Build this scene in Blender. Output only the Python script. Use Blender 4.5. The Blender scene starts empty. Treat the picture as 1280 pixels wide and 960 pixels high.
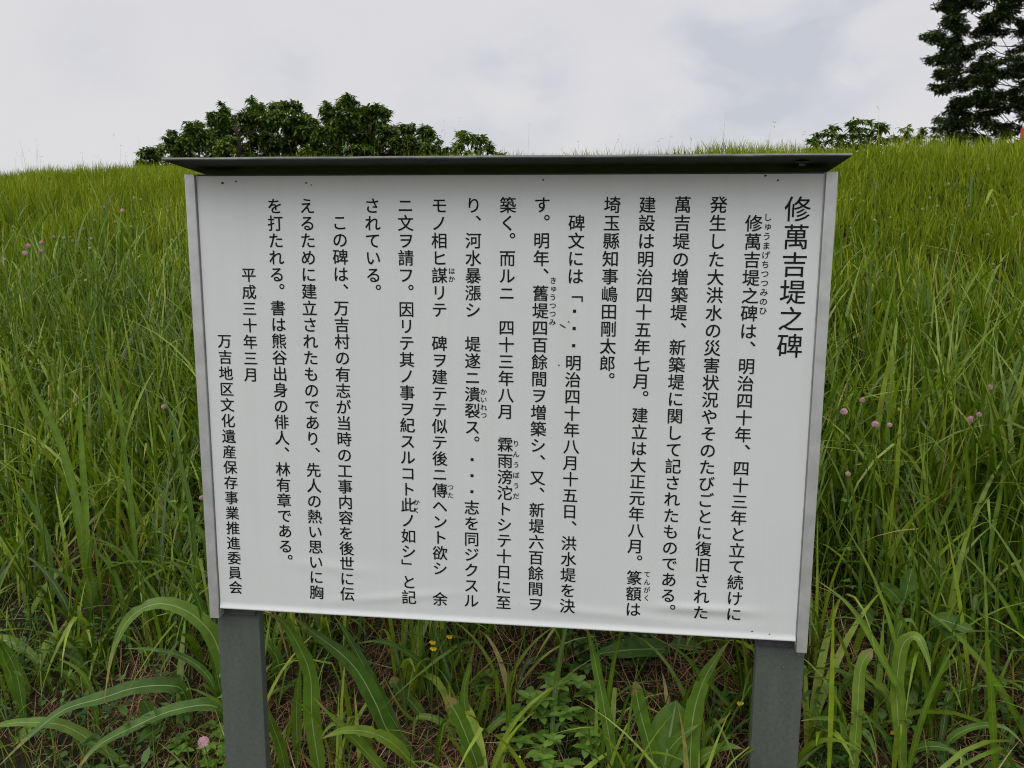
import bpy, bmesh, math, random
import numpy as np
from mathutils import Vector, Matrix, noise

R = math.radians
sc = bpy.context.scene
COL = sc.collection
random.seed(7)
rng = np.random.default_rng(11)

# ------------------------------------------------------------------ camera
TOP = 1.75                                     # height of the upper edge of the sign panel
CAM = np.array([0.2299, -1.635, TOP - 0.105])
YAW, PITCH, ROLL = R(-7.0), R(9.82), R(0.21)
FPX = 1100.0                                   # focal length in units of a 1280 wide frame
_cy, _sy = math.cos(YAW), math.sin(YAW)
FWD = np.array([math.cos(PITCH) * _sy, math.cos(PITCH) * _cy, -math.sin(PITCH)])
_r0 = np.array([_cy, -_sy, 0.0])
_u0 = np.cross(_r0, FWD)
RGT = math.cos(ROLL) * _r0 + math.sin(ROLL) * _u0
UPV = -math.sin(ROLL) * _r0 + math.cos(ROLL) * _u0
cd = bpy.data.cameras.new('camera')
cd.sensor_width = 36.0
cd.lens = FPX / 1280 * 36
cd.clip_start = 0.05
cd.clip_end = 3000
cam = bpy.data.objects.new('camera', cd)
COL.objects.link(cam)
cam.matrix_world = Matrix([[RGT[0], UPV[0], -FWD[0], CAM[0]],
                           [RGT[1], UPV[1], -FWD[1], CAM[1]],
                           [RGT[2], UPV[2], -FWD[2], CAM[2]],
                           [0, 0, 0, 1]])
sc.camera = cam
sc.view_settings.view_transform = 'Standard'
sc.view_settings.look = 'None'
sc.view_settings.exposure = 0.0
sc.view_settings.gamma = 1.0
sc.view_settings.use_curve_mapping = False
sc.render.engine = 'CYCLES'
sc.cycles.filter_width = 1.05
sc.cycles.use_denoising = True

# ------------------------------------------------------------------ sky and sun
SUN_EL, SUN_AZ = R(52), R(196)                 # azimuth clockwise from +Y
world = bpy.data.worlds.new('World')
sc.world = world
world.use_nodes = True
wt = world.node_tree
wt.nodes.clear()


def wn(kind, **kw):
    n = wt.nodes.new(kind)
    for k, v in kw.items():
        setattr(n, k, v)
    return n


def direction(px, py):
    d = FWD + RGT * (px - 640) / FPX - UPV * (py - 480) / FPX
    return d / np.linalg.norm(d)


w_out = wn('ShaderNodeOutputWorld')
w_bg = wn('ShaderNodeBackground')
w_bg.inputs['Strength'].default_value = 0.1
w_sky = wn('ShaderNodeTexSky', sky_type='NISHITA', sun_disc=False, sun_elevation=SUN_EL, sun_rotation=SUN_AZ)
w_tc = wn('ShaderNodeTexCoord')
w_map = wn('ShaderNodeMapping')
w_map.inputs['Scale'].default_value = (1.0, 1.0, 1.9)
wt.links.new(w_tc.outputs['Generated'], w_map.inputs['Vector'])
w_no = wn('ShaderNodeTexNoise')
w_no.inputs['Scale'].default_value = 6.5
w_no.inputs['Detail'].default_value = 7
w_no.inputs['Roughness'].default_value = 0.52
w_no.inputs['Distortion'].default_value = 0.25
wt.links.new(w_map.outputs['Vector'], w_no.inputs['Vector'])


def math_node(op, a, b=None, clamp=False):
    n = wn('ShaderNodeMath', operation=op, use_clamp=clamp)
    for k, v in enumerate((a, b)):
        if v is None:
            continue
        if isinstance(v, (int, float)):
            n.inputs[k].default_value = v
        else:
            wt.links.new(v, n.inputs[k])
    return n.outputs[0]


# thinner places of the cloud deck, where the blue shows through
gap = None
for (px, py, rad, amp) in ((655, 112, 5.0, 1.0), (965, 85, 8.0, 1.05), (340, 92, 3.6, 0.6), (870, 150, 7, .6), (560, 125, 4.5, .6), (1080, 40, 5, .6), (120, 55, 4, .3)):
    d = direction(px, py)
    dp = wn('ShaderNodeVectorMath', operation='DOT_PRODUCT')
    nrm = wn('ShaderNodeVectorMath', operation='NORMALIZE')
    wt.links.new(w_tc.outputs['Generated'], nrm.inputs[0])
    wt.links.new(nrm.outputs['Vector'], dp.inputs[0])
    dp.inputs[1].default_value = tuple(d)
    mr = wn('ShaderNodeMapRange', interpolation_type='SMOOTHSTEP')
    mr.inputs['From Min'].default_value = math.cos(R(rad))
    mr.inputs['From Max'].default_value = 1.0
    mr.inputs['To Max'].default_value = amp
    wt.links.new(dp.outputs['Value'], mr.inputs['Value'])
    gap = mr.outputs[0] if gap is None else math_node('ADD', gap, mr.outputs[0])
gap = math_node('ADD', gap, 0.12)
nz = wn('ShaderNodeMapRange', interpolation_type='SMOOTHSTEP')
nz.inputs['From Min'].default_value = 0.30
nz.inputs['From Max'].default_value = 0.74
wt.links.new(w_no.outputs['Fac'], nz.inputs['Value'])
gapn = math_node('MULTIPLY', gap, nz.outputs[0], clamp=True)
cl = wn('ShaderNodeMix', data_type='RGBA')
cl.inputs['A'].default_value = (7.5, 7.36, 7.52, 1)       # white cloud deck
cl.inputs['B'].default_value = (5.85, 5.97, 6.6, 1)       # thin grey-blue cloud
wt.links.new(gapn, cl.inputs['Factor'])
# the deck is brighter round the veiled sun, as an overcast sky is
_sv = (math.sin(SUN_AZ) * math.cos(SUN_EL), math.cos(SUN_AZ) * math.cos(SUN_EL), math.sin(SUN_EL))
w_n = wn('ShaderNodeVectorMath', operation='NORMALIZE')
wt.links.new(w_tc.outputs['Generated'], w_n.inputs[0])
w_d = wn('ShaderNodeVectorMath', operation='DOT_PRODUCT')
wt.links.new(w_n.outputs['Vector'], w_d.inputs[0])
w_d.inputs[1].default_value = _sv
w_g = wn('ShaderNodeMapRange', interpolation_type='SMOOTHSTEP')
w_g.inputs['From Min'].default_value = -0.15
w_g.inputs['From Max'].default_value = 1.0
w_g.inputs['To Min'].default_value = 1.0
w_g.inputs['To Max'].default_value = 1.75
wt.links.new(w_d.outputs['Value'], w_g.inputs['Value'])
w_sc = wn('ShaderNodeVectorMath', operation='SCALE')
wt.links.new(cl.outputs['Result'], w_sc.inputs[0])
wt.links.new(w_g.outputs[0], w_sc.inputs['Scale'])
mx = wn('ShaderNodeMix', data_type='RGBA')
mx.inputs['Factor'].default_value = 0.93
wt.links.new(w_sky.outputs['Color'], mx.inputs['A'])
wt.links.new(w_sc.outputs['Vector'], mx.inputs['B'])
wt.links.new(mx.outputs['Result'], w_bg.inputs['Color'])
wt.links.new(w_bg.outputs['Background'], w_out.inputs['Surface'])

sl = bpy.data.lights.new('sun', 'SUN')
sl.energy = 0.9
sl.angle = R(35)
sl.color = (1.0, 0.96, 0.9)
sun = bpy.data.objects.new('sun', sl)
COL.objects.link(sun)
_sd = Vector((math.sin(SUN_AZ) * math.cos(SUN_EL), math.cos(SUN_AZ) * math.cos(SUN_EL), math.sin(SUN_EL)))
sun.rotation_euler = _sd.to_track_quat('Z', 'Y').to_euler()

# ------------------------------------------------------------------ terrain shape
NX, NY = 0.287, 0.958                          # uphill direction of the levee


def uphill(x, y):
    return (x - CAM[0]) * NX + (y - CAM[1]) * NY


_pn = np.array([-2000, -6, 0.55, 0.95, 1.5, 5.0, 5.5, 6.2, 8.6, 9.4, 13.5, 15, 2000])
_pz = np.array([-0.1, 0.0, 0.06, 0.14, 0.36, 1.83, 2.00, 2.06, 2.05, 1.8, 0.2, 0.0, 0.0])


def prof(n):
    # profile with softened corners
    s = 0
    for o in (-.22, -.11, 0, .11, .22):
        s = s + np.interp(n + o, _pn, _pz)
    return s / 5


def bump(x, y):
    b = 0.028 * np.sin(2.3 * x + 1.1 * y + .4) * np.sin(1.7 * y - .9 * x + 1.2)
    b = b + 0.016 * np.sin(6.1 * x - 2.0 * y + 2.0) * np.sin(5.3 * y + 1.4 * x)
    b = b + 0.05 * np.sin(.55 * x + .3) * np.sin(.6 * y + .8)
    return b


def gz(x, y):
    return prof(uphill(x, y)) + bump(x, y) * np.exp(-((x / 25.) ** 2 + (y / 25.) ** 2))


def ray(px, py):
    return FWD + RGT * (px - 640) / FPX - UPV * (py - 480) / FPX


def at_depth(px, py, d):
    return CAM + ray(px, py) * d


def on_ground(px, py):
    v = ray(px, py)
    t = 0.6
    while t < 40:
        p = CAM + v * t
        if p[2] <= gz(p[0], p[1]):
            return p, t
        t += 0.01
    return p, t


# ------------------------------------------------------------------ materials
def mat(name):
    m = bpy.data.materials.new(name)
    m.use_nodes = True
    nt = m.node_tree
    nt.nodes.clear()
    out = nt.nodes.new('ShaderNodeOutputMaterial')
    b = nt.nodes.new('ShaderNodeBsdfPrincipled')
    nt.links.new(b.outputs[0], out.inputs[0])
    return m, nt, b, out


def ramp(nt, stops, interp='LINEAR'):
    n = nt.nodes.new('ShaderNodeValToRGB')
    n.color_ramp.interpolation = interp
    e = n.color_ramp.elements
    while len(e) < len(stops):
        e.new(0.5)
    for k, (p, c) in enumerate(stops):
        e[k].position = p
        e[k].color = (*c, 1)
    return n


def noise_tex(nt, scale, detail=4, rough=.55, coord='Object'):
    tc = nt.nodes.new('ShaderNodeTexCoord')
    n = nt.nodes.new('ShaderNodeTexNoise')
    n.inputs['Scale'].default_value = scale
    n.inputs['Detail'].default_value = detail
    n.inputs['Roughness'].default_value = rough
    nt.links.new(tc.outputs[coord], n.inputs['Vector'])
    return n


def simple(name, c1, c2, scale=30, rough=.6, metallic=0, bump_s=0, spec=.5):
    m, nt, b, out = mat(name)
    n = noise_tex(nt, scale)
    r = ramp(nt, [(.3, c1), (.7, c2)])
    nt.links.new(n.outputs['Fac'], r.inputs[0])
    nt.links.new(r.outputs[0], b.inputs['Base Color'])
    b.inputs['Roughness'].default_value = rough
    b.inputs['Metallic'].default_value = metallic
    b.inputs['Specular IOR Level'].default_value = spec
    if bump_s:
        bp = nt.nodes.new('ShaderNodeBump')
        bp.inputs['Strength'].default_value = bump_s
        bp.inputs['Distance'].default_value = .01
        nt.links.new(n.outputs['Fac'], bp.inputs['Height'])
        nt.links.new(bp.outputs[0], b.inputs['Normal'])
    return m


def leaf_mat(name, stops, rough=.45, transl=.3, rib=None, rib_w=.1, spec=.3, tip=False):
    """foliage: a colour for each blade from its 'tint', an optional pale midrib from 'side'"""
    m, nt, b, out = mat(name)
    a = nt.nodes.new('ShaderNodeAttribute')
    a.attribute_name = 'tint'
    r = ramp(nt, stops)
    nt.links.new(a.outputs['Fac'], r.inputs[0])
    n = noise_tex(nt, 35, 3)
    hs = nt.nodes.new('ShaderNodeHueSaturation')
    mr = nt.nodes.new('ShaderNodeMapRange')
    mr.inputs['From Min'].default_value = .3
    mr.inputs['From Max'].default_value = .7
    mr.inputs['To Min'].default_value = .78
    mr.inputs['To Max'].default_value = 1.22
    nt.links.new(n.outputs['Fac'], mr.inputs['Value'])
    nt.links.new(mr.outputs[0], hs.inputs['Value'])
    nt.links.new(r.outputs[0], hs.inputs['Color'])
    colr = hs.outputs[0]
    if rib is not None:
        s = nt.nodes.new('ShaderNodeAttribute')
        s.attribute_name = 'side'
        ab = nt.nodes.new('ShaderNodeMath')
        ab.operation = 'ABSOLUTE'
        nt.links.new(s.outputs['Fac'], ab.inputs[0])
        m2 = nt.nodes.new('ShaderNodeMapRange')
        m2.inputs['From Min'].default_value = rib_w * .5
        m2.inputs['From Max'].default_value = rib_w
        m2.inputs['To Min'].default_value = .8
        m2.inputs['To Max'].default_value = 0
        nt.links.new(ab.outputs[0], m2.inputs['Value'])
        # fine parallel veins
        sv = nt.nodes.new('ShaderNodeMath')
        sv.operation = 'SINE'
        mu = nt.nodes.new('ShaderNodeMath')
        mu.operation = 'MULTIPLY'
        mu.inputs[1].default_value = 34
        nt.links.new(s.outputs['Fac'], mu.inputs[0])
        nt.links.new(mu.outputs[0], sv.inputs[0])
        bp = nt.nodes.new('ShaderNodeBump')
        bp.inputs['Strength'].default_value = .12
        bp.inputs['Distance'].default_value = .002
        nt.links.new(sv.outputs[0], bp.inputs['Height'])
        nt.links.new(bp.outputs[0], b.inputs['Normal'])
        mxx = nt.nodes.new('ShaderNodeMix')
        mxx.data_type = 'RGBA'
        nt.links.new(m2.outputs[0], mxx.inputs['Factor'])
        nt.links.new(colr, mxx.inputs['A'])
        mxx.inputs['B'].default_value = (*rib, 1)
        colr = mxx.outputs['Result']
    if tip:
        # withered tips and blotches
        al = nt.nodes.new('ShaderNodeAttribute')
        al.attribute_name = 'along'
        nb = noise_tex(nt, 60, 5, .7)
        ad = nt.nodes.new('ShaderNodeMath')
        ad.operation = 'MULTIPLY_ADD'
        ad.inputs[1].default_value = .55
        nt.links.new(nb.outputs['Fac'], ad.inputs[0])
        nt.links.new(al.outputs['Fac'], ad.inputs[2])
        tr = nt.nodes.new('ShaderNodeMapRange')
        tr.inputs['From Min'].default_value = 1.14
        tr.inputs['From Max'].default_value = 1.24
        tr.inputs['To Max'].default_value = .85
        nt.links.new(ad.outputs[0], tr.inputs['Value'])
        mt = nt.nodes.new('ShaderNodeMix')
        mt.data_type = 'RGBA'
        nt.links.new(tr.outputs[0], mt.inputs['Factor'])
        nt.links.new(colr, mt.inputs['A'])
        mt.inputs['B'].default_value = (.30, .22, .09, 1)
        colr = mt.outputs['Result']
    nt.links.new(colr, b.inputs['Base Color'])
    b.inputs['Roughness'].default_value = rough
    b.inputs['Specular IOR Level'].default_value = spec
    t = nt.nodes.new('ShaderNodeBsdfTranslucent')
    tcol = nt.nodes.new('ShaderNodeMix')
    tcol.data_type = 'RGBA'
    tcol.blend_type = 'MULTIPLY'
    tcol.inputs['Factor'].default_value = 1
    tcol.inputs['B'].default_value = (1.25, 1.35, .55, 1)
    nt.links.new(colr, tcol.inputs['A'])
    nt.links.new(tcol.outputs['Result'], t.inputs['Color'])
    ms = nt.nodes.new('ShaderNodeMixShader')
    ms.inputs[0].default_value = transl
    nt.links.new(b.outputs[0], ms.inputs[1])
    nt.links.new(t.outputs[0], ms.inputs[2])
    nt.links.new(ms.outputs[0], out.inputs[0])
    return m


M = {}
M['fine'] = leaf_mat('fine grass', [(0, (.085, .125, .006)), (.45, (.19, .255, .011)), (.82, (.31, .37, .03)), (.95, (.42, .39, .11)), (1, (.40, .31, .14))], rough=.6, transl=.34, spec=.12)
M['long'] = leaf_mat('long grass', [(0, (.026, .062, .004)), (.45, (.098, .178, .009)), (.8, (.235, .325, .022)), (.95, (.33, .40, .09)), (1, (.38, .30, .12))], rough=.36, transl=.28, rib=(.2, .27, .05), rib_w=.12, spec=.42)
M['tall'] = leaf_mat('tall grass blades', [(0, (.04, .088, .005)), (.6, (.075, .14, .008)), (1, (.12, .20, .012))], rough=.45, transl=.3, rib=(.14, .21, .04), rib_w=.08, spec=.15, tip=True)
M['broad'] = leaf_mat('broad grass', [(0, (.055, .125, .014)), (.5, (.09, .175, .02)), (1, (.15, .24, .024))], rough=.4, transl=.26, rib=(.32, .40, .18), rib_w=.08, spec=.32, tip=True)
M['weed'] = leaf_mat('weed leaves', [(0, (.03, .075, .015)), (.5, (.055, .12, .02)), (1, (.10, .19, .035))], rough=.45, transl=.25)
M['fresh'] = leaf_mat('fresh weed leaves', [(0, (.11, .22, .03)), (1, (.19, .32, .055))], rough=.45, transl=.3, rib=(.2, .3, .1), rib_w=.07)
M['dock'] = leaf_mat('dock leaves', [(0, (.05, .11, .018)), (1, (.095, .175, .028))], rough=.5, transl=.22, spec=.18, rib=(.24, .32, .14), rib_w=.07)
M['tree'] = leaf_mat('tree leaves', [(0, (.035, .068, .010)), (.55, (.085, .14, .018)), (1, (.17, .24, .035))], rough=.45, transl=.22)
M['dark_tree'] = leaf_mat('dark tree leaves', [(0, (.026, .046, .014)), (.6, (.048, .078, .022)), (1, (.09, .13, .035))], rough=.5, transl=.15)
M['straw'] = leaf_mat('dry straw', [(0, (.07, .032, .015)), (.35, (.17, .085, .042)), (.75, (.34, .20, .105)), (1, (.56, .42, .25))], rough=.75, transl=.05, spec=.2)
M['bark'] = simple('bark', (.03, .025, .018), (.065, .05, .038), 18, .9, bump_s=.6, spec=.2)
M['dark_bark'] = simple('dark bark', (.02, .017, .013), (.045, .036, .028), 18, .9, bump_s=.6)
M['stem'] = simple('green stem', (.045, .095, .012), (.07, .13, .02), 40, .7, spec=.15)
M['white'] = None


def panel_material():
    m, nt, b, out = mat('white panel')
    tc = nt.nodes.new('ShaderNodeTexCoord')
    sp = nt.nodes.new('ShaderNodeSeparateXYZ')
    nt.links.new(tc.outputs['Object'], sp.inputs[0])
    n = noise_tex(nt, 9, 5, .6)
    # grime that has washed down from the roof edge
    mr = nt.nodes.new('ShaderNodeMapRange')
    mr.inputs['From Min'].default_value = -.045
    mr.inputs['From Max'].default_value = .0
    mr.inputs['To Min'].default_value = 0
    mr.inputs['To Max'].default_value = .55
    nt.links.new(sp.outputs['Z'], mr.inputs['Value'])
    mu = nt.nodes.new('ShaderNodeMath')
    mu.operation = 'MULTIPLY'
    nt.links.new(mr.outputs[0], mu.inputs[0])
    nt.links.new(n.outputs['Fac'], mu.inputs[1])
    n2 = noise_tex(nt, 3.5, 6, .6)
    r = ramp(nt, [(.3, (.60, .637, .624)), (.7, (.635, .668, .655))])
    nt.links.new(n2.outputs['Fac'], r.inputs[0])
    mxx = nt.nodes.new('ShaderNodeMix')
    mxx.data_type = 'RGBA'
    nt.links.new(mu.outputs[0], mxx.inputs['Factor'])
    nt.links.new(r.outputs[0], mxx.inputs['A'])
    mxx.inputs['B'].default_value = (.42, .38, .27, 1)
    # fly specks and scuffs
    v = nt.nodes.new('ShaderNodeTexVoronoi')
    v.inputs['Scale'].default_value = 22
    nt.links.new(tc.outputs['Object'], v.inputs['Vector'])
    lt = nt.nodes.new('ShaderNodeMath')
    lt.operation = 'LESS_THAN'
    lt.inputs[1].default_value = .028
    nt.links.new(v.outputs['Distance'], lt.inputs[0])
    vc = nt.nodes.new('ShaderNodeSeparateColor')
    nt.links.new(v.outputs['Color'], vc.inputs[0])
    gt = nt.nodes.new('ShaderNodeMath')
    gt.operation = 'GREATER_THAN'
    gt.inputs[1].default_value = .965
    nt.links.new(vc.outputs[0], gt.inputs[0])
    m3 = nt.nodes.new('ShaderNodeMath')
    m3.operation = 'MULTIPLY'
    nt.links.new(lt.outputs[0], m3.inputs[0])
    nt.links.new(gt.outputs[0], m3.inputs[1])
    m4 = nt.nodes.new('ShaderNodeMath')
    m4.operation = 'MULTIPLY'
    m4.inputs[1].default_value = .45
    nt.links.new(m3.outputs[0], m4.inputs[0])
    mx2 = nt.nodes.new('ShaderNodeMix')
    mx2.data_type = 'RGBA'
    nt.links.new(m4.outputs[0], mx2.inputs['Factor'])
    nt.links.new(mxx.outputs['Result'], mx2.inputs['A'])
    mx2.inputs['B'].default_value = (.25, .24, .2, 1)
    # faint rain streaks
    ms_ = nt.nodes.new('ShaderNodeMapping')
    ms_.inputs['Scale'].default_value = (42, 42, 1.3)
    nt.links.new(tc.outputs['Object'], ms_.inputs['Vector'])
    sn = nt.nodes.new('ShaderNodeTexNoise')
    sn.inputs['Scale'].default_value = 1
    sn.inputs['Detail'].default_value = 5
    nt.links.new(ms_.outputs[0], sn.inputs['Vector'])
    sr = nt.nodes.new('ShaderNodeMapRange')
    sr.inputs['From Min'].default_value = .5
    sr.inputs['From Max'].default_value = .75
    sr.inputs['To Max'].default_value = .09
    nt.links.new(sn.outputs['Fac'], sr.inputs['Value'])
    m5 = nt.nodes.new('ShaderNodeMix')
    m5.data_type = 'RGBA'
    nt.links.new(sr.outputs[0], m5.inputs['Factor'])
    nt.links.new(mx2.outputs['Result'], m5.inputs['A'])
    m5.inputs['B'].default_value = (.40, .40, .34, 1)
    nt.links.new(m5.outputs['Result'], b.inputs['Base Color'])
    b.inputs['Roughness'].default_value = .32
    b.inputs['Specular IOR Level'].default_value = .4
    bp = nt.nodes.new('ShaderNodeBump')
    bp.inputs['Strength'].default_value = .05
    bp.inputs['Distance'].default_value = .01
    nt.links.new(n2.outputs['Fac'], bp.inputs['Height'])
    nt.links.new(bp.outputs[0], b.inputs['Normal'])
    return m


def metal_material(name, c1, c2, rough, metallic, streak=14, fine=160, bmp=.08):
    m, nt, b, out = mat(name)
    tc = nt.nodes.new('ShaderNodeTexCoord')
    mp = nt.nodes.new('ShaderNodeMapping')
    mp.inputs['Scale'].default_value = (streak, streak, streak * .16)
    nt.links.new(tc.outputs['Object'], mp.inputs['Vector'])
    n = nt.nodes.new('ShaderNodeTexNoise')
    n.inputs['Scale'].default_value = 1
    n.inputs['Detail'].default_value = 6
    n.inputs['Roughness'].default_value = .65
    nt.links.new(mp.outputs[0], n.inputs['Vector'])
    r = ramp(nt, [(.3, c1), (.72, c2)])
    nt.links.new(n.outputs['Fac'], r.inputs[0])
    f = noise_tex(nt, fine, 3)
    mxx = nt.nodes.new('ShaderNodeMix')
    mxx.data_type = 'RGBA'
    mxx.blend_type = 'OVERLAY'
    mxx.inputs['Factor'].default_value = .35
    nt.links.new(r.outputs[0], mxx.inputs['A'])
    nt.links.new(f.outputs['Fac'], mxx.inputs['B'])
    nt.links.new(mxx.outputs['Result'], b.inputs['Base Color'])
    b.inputs['Roughness'].default_value = rough
    b.inputs['Metallic'].default_value = metallic
    bp = nt.nodes.new('ShaderNodeBump')
    bp.inputs['Strength'].default_value = bmp
    bp.inputs['Distance'].default_value = .004
    nt.links.new(f.outputs['Fac'], bp.inputs['Height'])
    nt.links.new(bp.outputs[0], b.inputs['Normal'])
    return m


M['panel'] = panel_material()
M['alu'] = metal_material('aluminium rail', (.49, .51, .49), (.52, .54, .52), .42, .45, 3, 25, .0)
M['post'] = metal_material('weathered grey paint', (.066, .078, .068), (.096, .110, .098), .5, .0, 16, 130, .05)
M['roof'] = metal_material('weathered roof sheet', (.10, .11, .10), (.21, .225, .21), .6, .0, 20, 90, .12)
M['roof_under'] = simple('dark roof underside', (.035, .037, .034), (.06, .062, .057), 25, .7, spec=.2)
M['backing'] = simple('dark backing', (.035, .036, .045), (.07, .07, .08), 40, .7)
M['ink'] = simple('black lettering', (.006, .006, .007), (.010, .010, .011), 60, .6, spec=.15)
M['speck'] = simple('dirt speck', (.05, .045, .035), (.10, .09, .07), 200, .9)
M['bolt'] = simple('zinc bolt', (.16, .16, .15), (.30, .30, .29), 90, .5, .6)
M['dull_bolt'] = simple('dull bolt', (.05, .05, .045), (.09, .09, .085), 90, .7, .2)
M['pink'] = leaf_mat('pink clover', [(0, (.36, .17, .25)), (.5, (.58, .36, .44)), (1, (.76, .58, .62))], rough=.6, transl=.2, spec=.2)
M['cream'] = leaf_mat('white clover', [(0, (.34, .36, .22)), (1, (.60, .60, .46))], rough=.6, transl=.2, spec=.2)
M['yellow'] = leaf_mat('yellow petals', [(0, (.70, .48, .02)), (1, (.82, .62, .04))], rough=.5, transl=.2, spec=.2)
M['red'] = simple('red post paint', (.36, .012, .012), (.44, .02, .018), 30, .5, spec=.2)
M['cap'] = simple('white cap', (.62, .64, .58), (.75, .76, .7), 30, .5)


def ground_material():
    m, nt, b, out = mat('ground')
    n = noise_tex(nt, 5, 8, .65)
    n2 = noise_tex(nt, 45, 6, .7)
    r = ramp(nt, [(.3, (.014, .016, .007)), (.5, (.026, .021, .012)), (.72, (.05, .034, .02))])
    nt.links.new(n.outputs['Fac'], r.inputs[0])
    mxx = nt.nodes.new('ShaderNodeMix')
    mxx.data_type = 'RGBA'
    mxx.blend_type = 'OVERLAY'
    mxx.inputs['Factor'].default_value = .7
    nt.links.new(r.outputs[0], mxx.inputs['A'])
    nt.links.new(n2.outputs['Fac'], mxx.inputs['B'])
    nt.links.new(mxx.outputs['Result'], b.inputs['Base Color'])
    b.inputs['Roughness'].default_value = .95
    b.inputs['Specular IOR Level'].default_value = .15
    bp = nt.nodes.new('ShaderNodeBump')
    bp.inputs['Strength'].default_value = .8
    bp.inputs['Distance'].default_value = .02
    nt.links.new(n2.outputs['Fac'], bp.inputs['Height'])
    nt.links.new(bp.outputs[0], b.inputs['Normal'])
    return m


M['ground'] = ground_material()


# ------------------------------------------------------------------ object helpers
def tag(o, label=None, cat=None, group=None, kind=None):
    for k, v in (('label', label), ('category', cat), ('group', group), ('kind', kind)):
        if v:
            o[k] = v
    return o


def link(name, me, material, parent=None):
    o = bpy.data.objects.new(name, me)
    COL.objects.link(o)
    if material is not None and len(me.materials) == 0:
        me.materials.append(material)
    if parent is not None:
        o.parent = parent
    return o


def empty(name, loc):
    o = bpy.data.objects.new(name, None)
    o.empty_display_size = .05
    COL.objects.link(o)
    o.location = loc
    return o


def np_mesh(name, V, F, tint=None, side=None, smooth=True, along=None):
    """mesh from numpy arrays; F is (k,4) or (k,3)"""
    me = bpy.data.meshes.new(name)
    V = np.asarray(V, dtype=np.float32)
    F = np.asarray(F, dtype=np.int32)
    k = F.shape[1]
    me.vertices.add(len(V))
    me.vertices.foreach_set('co', V.ravel())
    me.loops.add(F.size)
    me.loops.foreach_set('vertex_index', F.ravel())
    me.polygons.add(len(F))
    me.polygons.foreach_set('loop_start', np.arange(0, F.size, k, dtype=np.int32))
    me.polygons.foreach_set('loop_total', np.full(len(F), k, dtype=np.int32))
    if smooth:
        me.polygons.foreach_set('use_smooth', np.ones(len(F), dtype=bool))
    for nm, arr in (('tint', tint), ('side', side), ('along', along)):
        if arr is not None:
            at = me.attributes.new(nm, 'FLOAT', 'POINT')
            at.data.foreach_set('value', np.asarray(arr, dtype=np.float32).ravel())
    me.update()
    me.validate()
    return me


def bm_mesh(name, bm, smooth=False):
    bmesh.ops.recalc_face_normals(bm, faces=bm.faces)
    me = bpy.data.meshes.new(name)
    bm.to_mesh(me)
    bm.free()
    if smooth:
        for p in me.polygons:
            p.use_smooth = True
    return me


def add_box(bm, x0, x1, y0, y1, z0, z1, bevel=0.0):
    r = bmesh.ops.create_cube(bm, size=1)
    vs = r['verts']
    for v in vs:
        v.co = Vector(((x0 + x1) / 2 + v.co.x * (x1 - x0), (y0 + y1) / 2 + v.co.y * (y1 - y0), (z0 + z1) / 2 + v.co.z * (z1 - z0)))
    if bevel:
        es = {e for v in vs for e in v.link_edges}
        bmesh.ops.bevel(bm, geom=list(es), offset=bevel, segments=2, affect='EDGES', profile=.6)


def add_tube(bm, pts, radii, sides=7, cap=True):
    pts = [Vector(p) for p in pts]
    rings = []
    for i, p in enumerate(pts):
        t = (pts[min(i + 1, len(pts) - 1)] - pts[max(i - 1, 0)]).normalized()
        a = t.cross(Vector((.13, .9, .41)))
        if a.length < .1:
            a = t.cross(Vector((1, 0, 0)))
        a.normalize()
        b = t.cross(a)
        rings.append([bm.verts.new(p + (a * math.cos(2 * math.pi * k / sides) + b * math.sin(2 * math.pi * k / sides)) * radii[i]) for k in range(sides)])
    for i in range(len(rings) - 1):
        for k in range(sides):
            bm.faces.new((rings[i][k], rings[i][(k + 1) % sides], rings[i + 1][(k + 1) % sides], rings[i + 1][k]))
    if cap:
        bm.faces.new(rings[-1])
        bm.faces.new(list(reversed(rings[0])))


# ------------------------------------------------------------------ vectorised blades
def blades(base, az, L, w, th0, kap, tint, nseg=4, twist=None, kink=None, kang=None, shape=1.0, hold=.5):
    """ribbons that leave `base` at `th0` from the vertical, bend by `kap` and may fold at `kink`"""
    N = len(base)
    if twist is None:
        twist = np.zeros(N)
    t = np.linspace(0, 1, nseg + 1)
    pos = np.array(base, dtype=float)
    V = np.zeros((N, nseg + 1, 2, 3))
    dirx, diry = np.cos(az), np.sin(az)
    sx, sy = np.cos(az + math.pi / 2 + twist), np.sin(az + math.pi / 2 + twist)
    for k in range(nseg + 1):
        wk = w * np.clip(1 - np.maximum(0, (t[k] - hold) / (1 - hold)) ** (1.3 * shape), 0.02, 1) * min(1, .55 + 1.2 * t[k])
        V[:, k, 0] = pos + np.stack([sx * wk / 2, sy * wk / 2, 0 * wk], -1)
        V[:, k, 1] = pos - np.stack([sx * wk / 2, sy * wk / 2, 0 * wk], -1)
        if k < nseg:
            tm = (t[k] + t[k + 1]) / 2
            th = th0 + kap * tm ** 1.4
            if kink is not None:
                th = th + np.where(tm > kink, kang, 0)
            th = np.minimum(th, 2.75)
            step = L / nseg
            pos = pos + np.stack([np.sin(th) * dirx * step, np.sin(th) * diry * step, np.cos(th) * step], -1)
    idx = np.arange(N * (nseg + 1) * 2).reshape(N, nseg + 1, 2)
    F = np.stack([idx[:, :-1, 0], idx[:, :-1, 1], idx[:, 1:, 1], idx[:, 1:, 0]], -1).reshape(-1, 4)
    T = np.repeat(tint, (nseg + 1) * 2)
    S = np.tile(np.array([-1., 1.]), N * (nseg + 1))
    return V.reshape(-1, 3), F, T, S


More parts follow.
